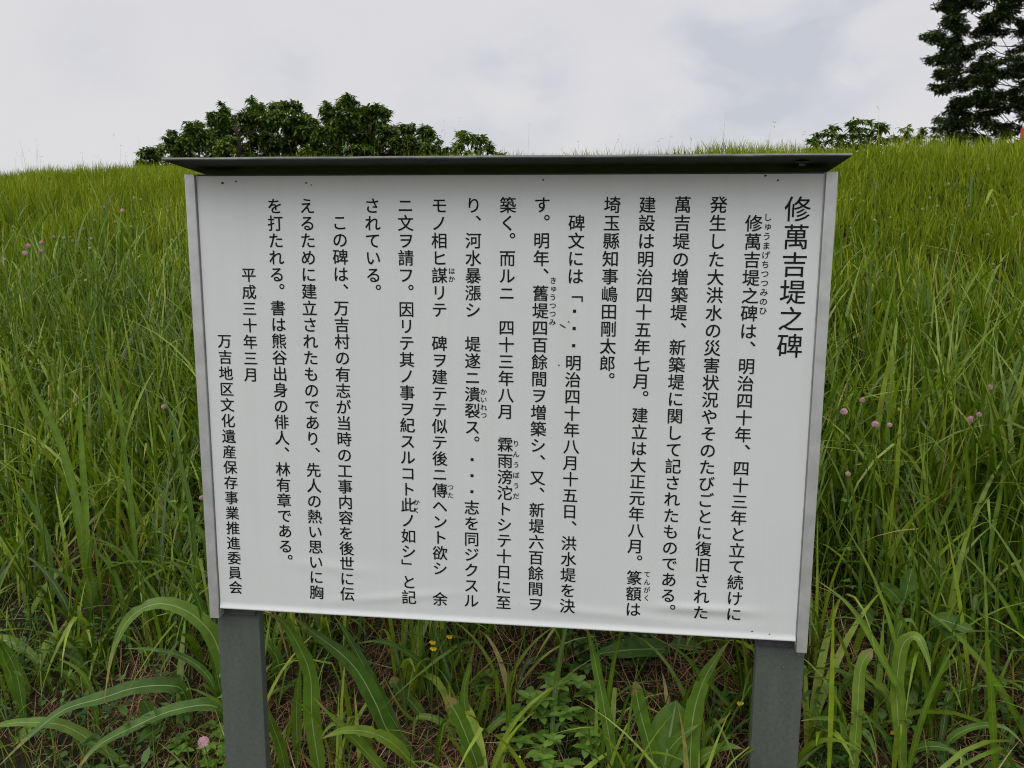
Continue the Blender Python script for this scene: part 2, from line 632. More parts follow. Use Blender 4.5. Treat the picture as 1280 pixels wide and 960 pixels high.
def join(parts):
    Vs, Fs, Ts, Ss, o = [], [], [], [], 0
    for V, F, T, S in parts:
        Vs.append(V); Fs.append(F + o); Ts.append(T); Ss.append(S)
        o += len(V)
    return np.concatenate(Vs), np.concatenate(Fs), np.concatenate(Ts), np.concatenate(Ss)


def scatter(n, xr, nr):
    """points in a band of the slope: x range and uphill range"""
    u = rng.uniform(xr[0], xr[1], n)
    q = rng.uniform(nr[0], nr[1], n)
    x = CAM[0] + u * NY + q * NX
    y = CAM[1] - u * NX + q * NY
    return x, y


def smooth_noise(x, y, s, seed=0):
    """cheap value pattern in 0..1"""
    a = np.sin(x * s * 1.0 + 1.3 * seed + 1.7 * np.sin(y * s * .7 + seed)) + np.sin(y * s * 1.13 - 2.1 * seed + 1.5 * np.sin(x * s * .83 - seed))
    b = np.sin((x + y) * s * 2.3 + seed) * np.sin((x - y) * s * 1.9 + 3 * seed)
    return np.clip(.5 + .2 * a + .22 * b, 0, 1)


def clear_of_posts(x, y, r=.03):
    bad = ((np.abs(x + .5565) < .047 + r) | (np.abs(x - .5585) < .047 + r)) & (y > .03 - r) & (y < .057 + r)
    return ~bad


# ------------------------------------------------------------------ ground
def build_ground():
    def axis(lo, hi, step, far):
        a = list(np.arange(lo, hi + 1e-6, step))
        s, v = step, hi
        while v < far:
            s *= 1.35
            v += s
            a.append(v)
        s, v = step, lo
        b = []
        while v > -far:
            s *= 1.35
            v -= s
            b.append(v)
        return np.array(b[::-1] + a)
    us = axis(-9, 9, .14, 900)
    qs = axis(-1, 16, .10, 900)
    U, Q = np.meshgrid(us, qs, indexing='ij')
    X = CAM[0] + U * NY + Q * NX
    Y = CAM[1] - U * NX + Q * NY
    Z = gz(X, Y)
    V = np.stack([X, Y, Z], -1).reshape(-1, 3)
    i = np.arange(len(us) * len(qs)).reshape(len(us), len(qs))
    F = np.stack([i[:-1, :-1], i[1:, :-1], i[1:, 1:], i[:-1, 1:]], -1).reshape(-1, 4)
    o = link('ground', np_mesh('ground', V, F), M['ground'])
    tag(o, kind='structure')


build_ground()


# ------------------------------------------------------------------ the notice board
def ripple(x, z):
    """bulges of the sheet, metres towards the camera"""
    def win(a, b, e):
        return 1 / (1 + np.exp(-(x - a) / e)) / (1 + np.exp((x - b) / e))
    d = .0028 * np.exp(-((z + .822) / .0095) ** 2) * win(.33, .485, .02)
    d = d - .0012 * np.exp(-((z + .840) / .010) ** 2) * win(.30, .48, .02)
    d = d + .0018 * np.exp(-((z + .842 + .04 * (x - .2)) / .011) ** 2) * win(.08, .30, .03)
    d = d + .0017 * np.exp(-((z + .838 - .12 * (x + .25)) / .010) ** 2) * win(-.32, -.1, .03)
    d = d + .0014 * np.exp(-((z + .775 + .05 * (x + .36)) / .012) ** 2) * win(-.40, -.27, .02)
    d = d + .0010 * np.exp(-((z + .76) / .05) ** 2) * np.sin(x * 9 + 1)
    d = d + .0045 * np.clip((-.862 - z) / .013, 0, 1) ** 2
    return d


def build_sign():
    root = empty('notice_board', (0, 0, TOP))
    tag(root, 'white information board with black vertical Japanese writing on two grey posts', 'notice board')
    # panel: a fine sheet with a rounded return at the bottom
    xs = np.linspace(-.5785, .5785, 150)
    zs = np.concatenate([np.linspace(-.003, -.74, 40), np.linspace(-.745, -.8745, 72)])
    X, Z = np.meshgrid(xs, zs, indexing='ij')
    Y = -ripple(X, Z)
    V = np.stack([X, Y, Z], -1).reshape(-1, 3)
    i = np.arange(len(xs) * len(zs)).reshape(len(xs), len(zs))
    F = np.stack([i[:-1, :-1], i[:-1, 1:], i[1:, 1:], i[1:, :-1]], -1).reshape(-1, 4)
    # bottom lip, ends and back
    edge = i[:, -1]
    extra, fo, last = [], [], edge
    for (dy, dz) in ((.0004, -.0016), (.002, -.0030), (.0045, -.0034), (.0055, -.0030)):
        st = len(V) + sum(len(e) for e in extra)
        yb = -ripple(xs, np.full_like(xs, -.8745))
        extra.append(np.stack([xs, yb + dy, np.full_like(xs, -.8745 + dz)], -1))
        new = np.arange(st, st + len(xs))
        fo.append(np.stack([last[:-1], new[:-1], new[1:], last[1:]], -1))
        last = new
    V = np.concatenate([V] + extra)
    F = np.concatenate([F] + fo)
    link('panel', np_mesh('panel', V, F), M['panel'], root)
    bm = bmesh.new()
    add_box(bm, -.5788, .5788, .0062, .019, -.869, .0)
    link('backing', bm_mesh('backing', bm), M['backing'], root)
    for s in (-1, 1):
        bm = bmesh.new()
        a, b = sorted((s * .5808, s * .6005))
        add_box(bm, a, b, -.006, .028, -.898, .0, .0012)
        a, b = sorted((s * .5792, s * .5806))
        add_box(bm, a, b, .002, .027, -.885, -.001)
        link('side_rail', bm_mesh('side_rail', bm), M['alu'], root)
    # roof sheet with a hemmed front edge, a little higher in front
    bm = bmesh.new()
    sect = [(-.080, .0205), (-.0815, .0222), (-.080, .0252), (-.075, .0256), (.140, .0086), (.1405, .0036), (.110, .0042), (-.071, .0198)]
    rows = []
    n = len(sect)
    for x in np.linspace(-.6035, .6035, 61):
        dz = .0007 * noise.noise(Vector((x * 9, 3.1, 0))) + .0004 * noise.noise(Vector((x * 31, 7.7, 0)))
        rows.append([bm.verts.new((x, y + (1.2 * dz if y < 0 else 0), z + (dz if y < 0 else 0))) for y, z in sect])
    for a_, b_ in zip(rows[:-1], rows[1:]):
        for k in range(n):
            bm.faces.new((a_[k], a_[(k + 1) % n], b_[(k + 1) % n], b_[k]))
    bm.faces.new(rows[0])
    bm.faces.new(list(reversed(rows[-1])))
    rm = bm_mesh('roof', bm)
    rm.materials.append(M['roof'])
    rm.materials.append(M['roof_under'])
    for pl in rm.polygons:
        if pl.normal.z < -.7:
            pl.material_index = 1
    link('roof', rm, None, root)
    # bolt head under the roof
    bm = bmesh.new()
    bmesh.ops.create_cone(bm, segments=24, radius1=.011, radius2=.011, depth=.002, cap_ends=True, matrix=Matrix.Translation((.533, -.035, .0145)))
    bmesh.ops.create_cone(bm, segments=6, radius1=.006, radius2=.006, depth=.006, cap_ends=True, matrix=Matrix.Translation((.533, -.035, .0108)))
    link('bolt', bm_mesh('bolt', bm), M['dull_bolt'], root)
    for s in (-1, 1):
        bm = bmesh.new()
        xc = -.5565 if s < 0 else .5585
        add_box(bm, xc - .0465, xc + .0465, .0305, .056, gz(xc, .05) - TOP - .25, .0025, .003)
        post = link('post', bm_mesh('post', bm), M['post'], root)
        # dark strip between panel and post, showing below the panel edge
        bm = bmesh.new()
        add_box(bm, xc - .0462, xc + .043, .0195, .0303, -.902, -.8702, .003)
        link('dark_strip', bm_mesh('dark_strip', bm), M['backing'], post)
    bm = bmesh.new()
    for (x, z) in ((.575, -.915), (.593, -.919), (.566, -.948)):
        bmesh.ops.create_icosphere(bm, subdivisions=1, radius=.0028, matrix=Matrix.Translation((x, .0298, z)))
    link('rivet', bm_mesh('rivet', bm), M['bolt'], root)
    # specks of dirt seen on the sheet
    bm = bmesh.new()
    for (x, z, r_) in ((-.527, -.016, .0022), (-.5, -.013, .0016), (-.362, -.016, .0016), (-.352, -.02, .0012), (.085, -.012, .0015), (.478, -.006, .0018), (.5, -.014, .0016), (.497, -.862, .0013),
                       (.53, -.866, .0012), (.135, -.27, .0013), (.118, -.352, .0012)):
        bmesh.ops.create_circle(bm, cap_ends=True, segments=9, radius=r_, matrix=Matrix.Translation((x, -.0007, z)) @ Matrix.Rotation(R(90), 4, 'X') @ Matrix.Scale(1.5, 4, (1, .3, 0)))
    bmesh.ops.create_circle(bm, cap_ends=True, segments=9, radius=.003, matrix=Matrix.Translation((.124, -.0007, -.278)) @ Matrix.Rotation(R(90), 4, 'X') @ Matrix.Rotation(R(-30), 4, 'Z') @ Matrix.Scale(2.4, 4, (1, 0, 0)) @ Matrix.Scale(.5, 4, (0, 1, 0)))
    link('dirt_speck', bm_mesh('dirt_speck', bm), M['speck'], root)
    return root


SIGN = build_sign()

# ---- the writing: column (x top, z top, x bottom, z bottom) of first and last character centres
COLUMNS = [
    ('title_text', .0470, '修萬吉堤之碑', (.5366, -.0635), (.5365, -.3069), .0),
    ('text_column', .0312, '修萬吉堤之碑は、明治四十年、四十三年と立て続けに', (.4622, -.0885), (.4610, -.8290), .0),
    ('text_column', .0312, '発生した大洪水の災害状況やそのたびごとに復旧された', (.3995, -.0560), (.3984, -.8290), .0),
    ('text_column', .0312, '萬吉堤の増築堤、新築堤に関して記されたものである。', (.3365, -.0560), (.3355, -.8300), .0),
    ('text_column', .0312, '建設は明治四十五年七月。建立は大正元年八月。篆額は', (.2738, -.0562), (.2688, -.8301), .0),
    ('text_column', .0312, '埼玉縣知事嶋田剛太郎。', (.2109, -.0563), (.2080, -.3785), .0),
    ('text_column', .0312, '碑文には「・・・明治四十年八月十五日、洪水堤を決', (.1470, -.0886), (.1407, -.8304), .0),
    ('text_column', .0312, 'す。明年、舊堤四百餘間ヲ増築シ、又、新堤六百餘間ヲ', (.0836, -.0562), (.0771, -.8305), .0),
    ('text_column', .0312, '築く。而ルニ　四十三年八月　霖雨滂沱トシテ十日に至', (.0205, -.0568), (.0138, -.8307), .0),
    ('text_column', .0312, 'り、河水暴漲シ　堤遂ニ潰裂ス。・・・志を同ジクスル', (-.0435, -.0570), (-.0510, -.8307), .0),
    ('text_column', .0312, 'モノ相ヒ謀リテ　碑ヲ建テテ似テ後ニ傳ヘント欲シ　余', (-.1079, -.0574), (-.1143, -.8305), .0),
    ('text_column', .0312, 'ニ文ヲ請フ。因リテ其ノ事ヲ紀スルコト此ノ如シ」と記', (-.1719, -.0576), (-.1780, -.8305), .0),
    ('text_column', .0312, 'されている。', (-.2355, -.0578), (-.2365, -.2190), .0),
    ('text_column', .0312, 'この碑は、万吉村の有志が当時の工事内容を後世に伝', (-.2992, -.0890), (-.3059, -.8306), .0),
    ('text_column', .0312, 'えるために建立されたものであり、先人の熱い思いに胸', (-.3620, -.0583), (-.3706, -.8306), .0),
    ('text_column', .0312, 'を打たれる。書は熊谷出身の俳人、林有章である。', (-.4254, -.0585), (-.4330, -.7675), .0),
    ('text_column', .0300, '平成三十年三月', (-.4835, -.1890), (-.4885, -.3840), .0),
    ('text_column', .0298, '万吉地区文化遺産保存事業推進委員会', (-.5396, -.3183), (-.5436, -.8296), .0),
    ('ruby_text', .0150, 'しゅうまげちつつみのひ', (.4859, -.0780), (.4860, -.2441), .0),
    ('ruby_text', .0135, 'てんがく', (.2940, -.7569), (.2942, -.8052), .0),
    ('ruby_text', .0135, 'きゅうつつみ', (.1053, -.1937), (.1048, -.2708), .0),
    ('ruby_text', .0135, 'りんうぼうだ', (.0375, -.5059), (.0380, -.6104), .0),
    ('ruby_text', .0135, 'かいれつ', (-.0255, -.4064), (-.0254, -.4519), .0),
    ('ruby_text', .0130, 'はか', (-.0855, -.1779), (-.0857, -.1928), .0),
    ('ruby_text', .0130, 'つた', (-.0912, -.5976), (-.0913, -.6142), .0),
    ('ruby_text', .0130, 'かく', (-.1595, -.6310), (-.1597, -.6480), .0),
]
_glyphs = {}


def glyph(ch, off):
    """flat vertices and triangles of one character, centred on its em square"""
    key = (ch, off)
    if key not in _glyphs:
        cu = bpy.data.curves.new('glyph', 'FONT')
        cu.body = ch
        cu.offset = off
        cu.resolution_u = 3
        o = bpy.data.objects.new('glyph', cu)
        COL.objects.link(o)
        dg = bpy.context.evaluated_depsgraph_get()
        dg.update()
        me = bpy.data.meshes.new_from_object(o.evaluated_get(dg))
        bm = bmesh.new()
        bm.from_mesh(me)
        bmesh.ops.remove_doubles(bm, verts=bm.verts, dist=1e-5)
        bmesh.ops.triangulate(bm, faces=bm.faces)
        for _ in range(3):
            lng = [e for e in bm.edges if e.calc_length() > .22]
            if lng:
                bmesh.ops.subdivide_edges(bm, edges=lng, cuts=1)
                bmesh.ops.triangulate(bm, faces=bm.faces)
        bm.verts.index_update()
        v = np.array([(q.co.x - .5, q.co.y - .38) for q in bm.verts]) if len(bm.verts) else np.zeros((0, 2))
        f = [[w.index for w in fc.verts] for fc in bm.faces]
        bm.free()
        bpy.data.objects.remove(o)
        bpy.data.curves.remove(cu)
        bpy.data.meshes.remove(me)
        if ch in '、。':
            v = v + np.array([.60, .58])
        if ch in '「」':
            v = np.stack([v[:, 1], -v[:, 0]], -1)
        if ch == '・':
            v = np.array([(-.085, -.085), (.085, -.085), (.085, .085), (-.085, .085)])
            f = [[0, 1, 2], [0, 2, 3]]
        if ch in 'ゃゅょ':
            v = v + np.array([.08, .10])
        _glyphs[key] = (v, np.array(f, dtype=int).reshape(-1, 3))
    return _glyphs[key]


for name, em, text, a, b, off in COLUMNS:
    Vs, Fs, o = [], [], 0
    n = len(text)
    for k, ch in enumerate(text):
        if ch == '　':
            continue
        v, f = glyph(ch, off)
        t = k / (n - 1)
        x = a[0] + (b[0] - a[0]) * t + v[:, 0] * em
        z = a[1] + (b[1] - a[1]) * t + v[:, 1] * em
        w = (.0035 if em > .04 else .0078) * em
        for dx, dz, dy in ((w, w, .0007), (-w, -w, .00076), (w, -w, .00082), (-w, w, .00088)):
            y = -ripple(x + dx, z + dz) - dy
            Vs.append(np.stack([x + dx, y, z + dz], -1))
            Fs.append(f + o)
            o += len(v)
    link(name, np_mesh(name, np.concatenate(Vs), np.concatenate(Fs), smooth=False), M['ink'], SIGN)

# ------------------------------------------------------------------ straw and low weeds (uncountable)
BARE = [(on_ground(px, py)[0][:2], r) for px, py, r in ((845, 835, .17), (770, 880, .14), (610, 850, .15), (560, 920, .10), (160, 885, .13), (60, 905, .10), (215, 850, .07),
                                                    (1045, 815, .15), (1035, 880, .12), (1235, 850, .16), (95, 800, .12), (480, 870, .12), (905, 845, .12))]


def bare(x, y):
    b = 0
    for (c, r) in BARE:
        b = np.maximum(b, np.clip(1.35 - 1.35 * np.hypot(x - c[0], (y - c[1])) / r + .35 * (smooth_noise(x, y, 14, 2) - .5), 0, 1))
    return b


def build_straw():
    n = 130000
    x, y = scatter(n, (-3.6, 3.0), (0.2, 3.6))
    q = uphill(x, y)
    patch = np.clip((.6 * smooth_noise(x, y, 3.1, 2) + .4 * smooth_noise(x, y, 9, 3) - .40) * 6, 0.08, 1)
    keep = rng.random(n) < np.maximum(np.interp(q, [0.2, 1.4, 2.4, 3.6], [.5, .7, .6, .1]) * patch, bare(x, y))
    keep &= clear_of_posts(x, y, .01)
    x, y, q = x[keep], y[keep], q[keep]
    n = len(x)
    z = gz(x, y) + rng.uniform(.002, .035, n) * rng.random(n) ** .6
    az = rng.uniform(0, 2 * math.pi, n)
    L = rng.uniform(.04, .24, n) * rng.uniform(.6, 1.2, n)
    # follow the slope: start tilt near horizontal, corrected for uphill direction
    sl = .40 * (np.cos(az) * NX + np.sin(az) * NY)
    th0 = math.pi / 2 - np.arctan(sl) + rng.normal(-.05, .16, n)
    V = blades(np.stack([x, y, z], -1), az, L, rng.uniform(.0010, .0028, n), th0, rng.normal(0, .5, n), rng.beta(2, 2.2, n), nseg=3,
               twist=rng.uniform(-.8, .8, n), hold=.8)
    o = link('straw_litter', np_mesh('straw_litter', *V), M['straw'])
    tag(o, 'brown dry mown straw lying on the soil below the board', 'straw', kind='stuff')


build_straw()


def leaf_quads(cen, az, pitch, L, w, tint, fold=.15):
    """leaf faces: pointed ovals of 2x3 quads, growing from cen along az"""
    N = len(cen)
    prof_t = np.array([0, .28, .62, 1.0])
    prof_w = np.array([.12, .85, .85, .06])
    V = np.zeros((N, 4, 3, 3))
    d = np.stack([np.cos(az) * np.cos(pitch), np.sin(az) * np.cos(pitch), np.sin(pitch)], -1)
    s = np.stack([-np.sin(az), np.cos(az), np.zeros(N)], -1)
    u = np.cross(d, s)
    for k in range(4):
        c = cen + d * (L * prof_t[k])[:, None] - np.array([0, 0, 1]) * (L * .25 * prof_t[k] ** 2)[:, None]
        hw = (w * prof_w[k] / 2)[:, None]
        V[:, k, 0] = c + s * hw + u * hw * fold
        V[:, k, 1] = c
        V[:, k, 2] = c - s * hw + u * hw * fold
    idx = np.arange(N * 12).reshape(N, 4, 3)
    F = []
    for k in range(3):
        for m in range(2):
            F.append(np.stack([idx[:, k, m], idx[:, k, m + 1], idx[:, k + 1, m + 1], idx[:, k + 1, m]], -1))
    F = np.stack(F, 1).reshape(-1, 4)
    return V.reshape(-1, 3), F, np.repeat(tint, 12), np.tile(np.array([-1., 0., 1.]), N * 4)


def leaf_rhombs(cen, az, pitch, L, w, tint, fold=.2):
    """lighter leaves for far crowns: one folded pointed face pair each"""
    N = len(cen)
    d = np.stack([np.cos(az) * np.cos(pitch), np.sin(az) * np.cos(pitch), np.sin(pitch)], -1)
    s_ = np.stack([-np.sin(az), np.cos(az), np.zeros(N)], -1)
    V = np.zeros((N, 4, 3))
    V[:, 0] = cen
    V[:, 1] = cen + d * (L * .5)[:, None] + s_ * (w * .5)[:, None]
    V[:, 2] = cen + d * L[:, None] - np.array([0, 0, 1]) * (L * .2)[:, None]
    V[:, 3] = cen + d * (L * .5)[:, None] - s_ * (w * .5)[:, None]
    F = np.arange(N * 4).reshape(N, 4)
    return V.reshape(-1, 3), F, np.repeat(tint, 4), np.tile(np.array([0., 1., 0., -1.]), N)


def build_ground_cover():
    # small rounded weed leaves in dense dark patches
    n = 85000
    x, y = scatter(n, (-3.6, 3.0), (0.9, 3.6))
    pat = .6 * smooth_noise(x, y, 2.6, 5) + .4 * smooth_noise(x, y, 8.5, 4)
    q = uphill(x, y)
    keep = (pat > np.interp(q, [.9, 1.6, 2.1, 2.6, 3.6], [.62, .58, .50, .44, .5])) & clear_of_posts(x, y, .0)
    keep &= rng.random(n) > .9 * bare(x, y)
    x, y, pat = x[keep], y[keep], pat[keep]
    n = len(x)
    h = rng.uniform(.01, .17, n) * np.clip((pat - .4) * 3.4, .2, 1.1)
    z = gz(x, y) + h
    sz = rng.uniform(.005, .014, n) * np.where(rng.random(n) < .05, 1.6, 1)
    V1 = leaf_quads(np.stack([x, y, z], -1), rng.uniform(0, 2 * math.pi, n), rng.normal(.1, .4, n), sz * rng.uniform(1.2, 2.4, n), sz, rng.beta(1.8, 2, n))
    o = link('ground_cover', np_mesh('ground_cover', *V1), M['weed'])
    tag(o, 'dark green low weeds with small rounded leaves covering the soil', 'weeds', kind='stuff')


build_ground_cover()


# ------------------------------------------------------------------ grass (uncountable)
def build_grass():
    # fine upright grass of the upper slope
    n = 95000
    x, y = scatter(n, (-8.5, 5.5), (2.5, 6.6))
    q = uphill(x, y)
    keep = rng.random(n) < np.interp(q, [2.5, 3.3, 4.2, 5.6, 6.6], [.18, .6, 1, 1, .5])
    x, y, q = x[keep], y[keep], q[keep]
    n = len(x)
    pat = smooth_noise(x, y, 1.6, 3)
    cl_ = smooth_noise(x, y, 5.5, 11)
    lod = np.clip((smooth_noise(x, y, 1.15, 8) - .5) * 2.4, 0, 1)
    L = rng.uniform(.12, .29, n) * (.48 + .6 * pat + .5 * cl_) * np.interp(q, [3.6, 4.6, 5.2], [1, .72, .62])
    az = np.where(rng.random(n) < .2 + .6 * lod, 2.6 + 1.4 * np.sin(.9 * x + .5 * y) + rng.normal(0, .5, n), rng.uniform(0, 2 * math.pi, n))
    kink = np.where(rng.random(n) < .12, rng.uniform(.5, .85, n), 2)
    fine = blades(np.stack([x, y, gz(x, y) - .01], -1), az, L, rng.uniform(.0045, .0105, n) * np.interp(q, [3.4, 5.0], [1, .72]), np.abs(rng.normal(.08, .14, n)) + .38 * lod * rng.random(n), rng.gamma(1.6, .34, n),
                  np.clip(rng.beta(2.0, 2.6, n) * .9 + .3 * (pat - .5) + .22 * (cl_ - .5) + np.where(rng.random(n) < .03, .35, 0), 0, 1), nseg=4,
                  twist=rng.uniform(-1.2, 1.2, n), kink=kink, kang=rng.uniform(.8, 1.7, n))
    n = 75000
    x, y = scatter(n, (-8.5, 5.5), (4.2, 6.9))
    q = uphill(x, y)
    cl_ = smooth_noise(x, y, 5.5, 11)
    p2 = smooth_noise(x, y, 1.6, 3)
    kink = np.where(rng.random(n) < .1, rng.uniform(.5, .85, n), 2)
    turf = blades(np.stack([x, y, gz(x, y) - .01], -1), rng.uniform(0, 6.28, n), rng.uniform(.09, .2, n) * (.7 + .5 * cl_), rng.uniform(.0032, .0072, n),
                  np.abs(rng.normal(.12, .2, n)), rng.gamma(1.6, .34, n), np.clip(rng.beta(2.2, 2.4, n) * .9 + .3 * (p2 - .5) + .2 * (cl_ - .5), 0, 1), nseg=3,
                  twist=rng.uniform(-1.2, 1.2, n), kink=kink, kang=rng.uniform(.8, 1.7, n))
    fine = join([fine, turf])
    o = link('upper_slope_grass', np_mesh('upper_slope_grass', *fine), M['fine'])
    tag(o, 'fine yellowish green grass standing upright on the upper slope', 'grass', kind='stuff')

    # longer leaves of the middle slope
    n = 36000
    x, y = scatter(n, (-6.5, 4.8), (1.55, 4.7))
    q = uphill(x, y)
    pat = smooth_noise(x, y, 2.1, 7)
    dens = np.interp(q, [1.55, 1.95, 2.25, 2.6, 3.25, 3.8, 4.4], [.06, .26, .5, .8, .8, .25, .04]) * np.clip(1.9 * pat - .15, 0, 1)
    keep = (rng.random(n) < dens) & clear_of_posts(x, y)
    keep &= rng.random(n) > .85 * bare(x, y)
    x, y, q, pat = x[keep], y[keep], q[keep], pat[keep]
    n = len(x)
    L = rng.uniform(.25, .62, n) * np.interp(q, [1.5, 2.4, 3.2, 4.7], [.75, .95, .95, .72])
    kink = np.where(rng.random(n) < .24, rng.uniform(.42, .85, n), 2)
    lng = blades(np.stack([x, y, gz(x, y) - .01], -1), rng.uniform(0, 2 * math.pi, n), L, rng.uniform(.006, .0175, n) * rng.uniform(.75, 1.15, n),
                 np.abs(rng.normal(.10, .16, n)), rng.gamma(1.5, .45, n), np.clip(rng.beta(2.2, 2.4, n) + np.where(rng.random(n) < .025, .4, 0), 0, 1), nseg=8,
                 twist=rng.uniform(-1.0, 1.0, n), kink=kink, kang=rng.uniform(.7, 1.8, n), hold=.45)
    o = link('long_grass', np_mesh('long_grass', *lng), M['long'])
    tag(o, 'long arching green grass leaves on the middle of the slope', 'grass', kind='stuff')

    # tufts: several leaves out of one foot
    nt_ = 3300
    x, y = scatter(nt_, (-5.5, 4.2), (1.5, 3.7))
    q = uphill(x, y)
    pat = .55 * smooth_noise(x, y, 2.4, 1) + .45 * smooth_noise(x, y, 6.5, 6)
    keep = (rng.random(nt_) < np.interp(q, [1.5, 1.75, 2.1, 2.5, 3.1, 3.6], [.34, .66, .9, 1, .85, .2]) * np.clip(2.6 * pat - .4, .06, 1)) & clear_of_posts(x, y, .04)
    keep &= rng.random(nt_) > .85 * bare(x, y)
    x, y, q = x[keep], y[keep], q[keep]
    size = rng.uniform(.6, 1.15, len(x)) * np.interp(q, [1.5, 2.0, 2.6, 3.7], [.62, .85, 1.05, .9])
    tone = rng.normal(0, .16, len(x))
    broad = rng.random(len(x)) < np.interp(q, [1.5, 2.2, 2.8, 3.5], [.42, .3, .14, .05])
    per = 11
    n = len(x) * per
    rp = lambda a: np.repeat(a, per)
    bx, by = rp(x) + rng.normal(0, .018, n), rp(y) + rng.normal(0, .018, n)
    bd = rp(broad)
    ok = clear_of_posts(bx, by, .012) & (~bd | (rng.random(n) < .62))
    kink = np.where(rng.random(n) < .22, rng.uniform(.45, .85, n), 2)
    V = blades(np.stack([bx, by, gz(bx, by) - .01], -1)[ok], rng.uniform(0, 2 * math.pi, n)[ok], (rp(size) * rng.uniform(.28, .62, n) * np.where(bd, 1.12, 1))[ok],
               (rng.uniform(.006, .0155, n) * rng.uniform(.7, 1.1, n) * np.where(bd, 1.75, 1))[ok], (np.abs(rng.normal(.10, .22, n)) + .12 * bd)[ok], (rng.gamma(2.1, .5, n) + .55 * bd)[ok],
               np.clip(rng.beta(2.4, 2.4, n) + rp(tone) + np.where((rng.random(n) < .03) & ~bd, .3, 0), 0, np.where(bd, .82, 1))[ok], nseg=9, twist=rng.uniform(-1.0, 1.0, n)[ok],
               kink=kink[ok], kang=rng.uniform(.7, 1.9, n)[ok], hold=.38)
    o = link('tufted_grass', np_mesh('tufted_grass', *V), M['long'])
    tag(o, 'dense green grass tufts with bent leaves growing around the board', 'grass', kind='stuff')

    # short thin blades near the ground everywhere
    n = 120000
    x, y = scatter(n, (-5, 4), (.3, 3.8))
    pat = smooth_noise(x, y, 2.9, 9)
    q = uphill(x, y)
    keep = (rng.random(n) < np.clip((pat - .3) * 2.2, .05, 1) * np.interp(q, [.3, 1.2, 2.1, 2.6, 3.8], [.5, .4, .5, 1, 1])) & clear_of_posts(x, y)
    keep &= rng.random(n) > .9 * bare(x, y)
    x, y = x[keep], y[keep]
    n = len(x)
    sh = blades(np.stack([x, y, gz(x, y) - .005], -1), rng.uniform(0, 2 * math.pi, n), rng.uniform(.05, .22, n), rng.uniform(.0018, .0048, n),
                np.abs(rng.normal(.3, .35, n)), rng.gamma(1.5, .5, n), np.clip(rng.beta(2, 2.6, n), 0, 1), nseg=4, twist=rng.uniform(-1, 1, n))
    o = link('short_grass', np_mesh('short_grass', *sh), M['long'])
    tag(o, 'short thin grass sprouting through the straw under the board', 'grass', kind='stuff')

    # thin flowering stalks along the crest
    n = 230
    x, y = scatter(n, (-8.5, 5.5), (4.0, 6.2))
    L = rng.uniform(.22, .42, n)
    st = blades(np.stack([x, y, gz(x, y)], -1), rng.uniform(0, 6.28, n), L, np.full(n, .0014), np.abs(rng.normal(.05, .08, n)), rng.gamma(1.5, .12, n),
                rng.uniform(.6, 1, n), nseg=4, twist=rng.uniform(-1, 1, n), hold=.98)
    tips = st[0].reshape(n, 5, 2, 3)[:, -1].mean(1)
    k = 5
    hp = np.repeat(tips, k, 0) + np.stack([rng.normal(0, .008, n * k), rng.normal(0, .008, n * k), -rng.uniform(0, .05, n * k)], -1)
    hd = leaf_quads(hp, rng.uniform(0, 6.28, n * k), rng.uniform(.2, 1.2, n * k), rng.uniform(.008, .016, n * k), rng.uniform(.003, .006, n * k), rng.uniform(.75, 1, n * k))
    o = link('seeding_grass', np_mesh('seeding_grass', *join([st, hd])), M['fine'])
    tag(o, 'thin seeding grass stalks rising above the crest of the slope', 'grass', kind='stuff')


build_grass()


# ------------------------------------------------------------------ broad-leaved grass plants in front, each a thing
def spline(P, n):
    P = np.asarray(P, float)
    if len(P) == 2:
        P = np.array([P[0], (P[0] + P[1]) / 2, P[1]])
    ext = np.vstack([2 * P[0] - P[1], P, 2 * P[-1] - P[-2]])
    out = []
    m = len(P) - 1
    for s in np.linspace(0, m, n):
        i = min(int(s), m - 1)
        t = s - i
        p0, p1, p2, p3 = ext[i], ext[i + 1], ext[i + 2], ext[i + 3]
        out.append(.5 * (2 * p1 + (p2 - p0) * t + (2 * p0 - 5 * p1 + 4 * p2 - p3) * t ** 2 + (3 * p1 - p0 - 3 * p2 + p3) * t ** 3))
    return np.array(out)


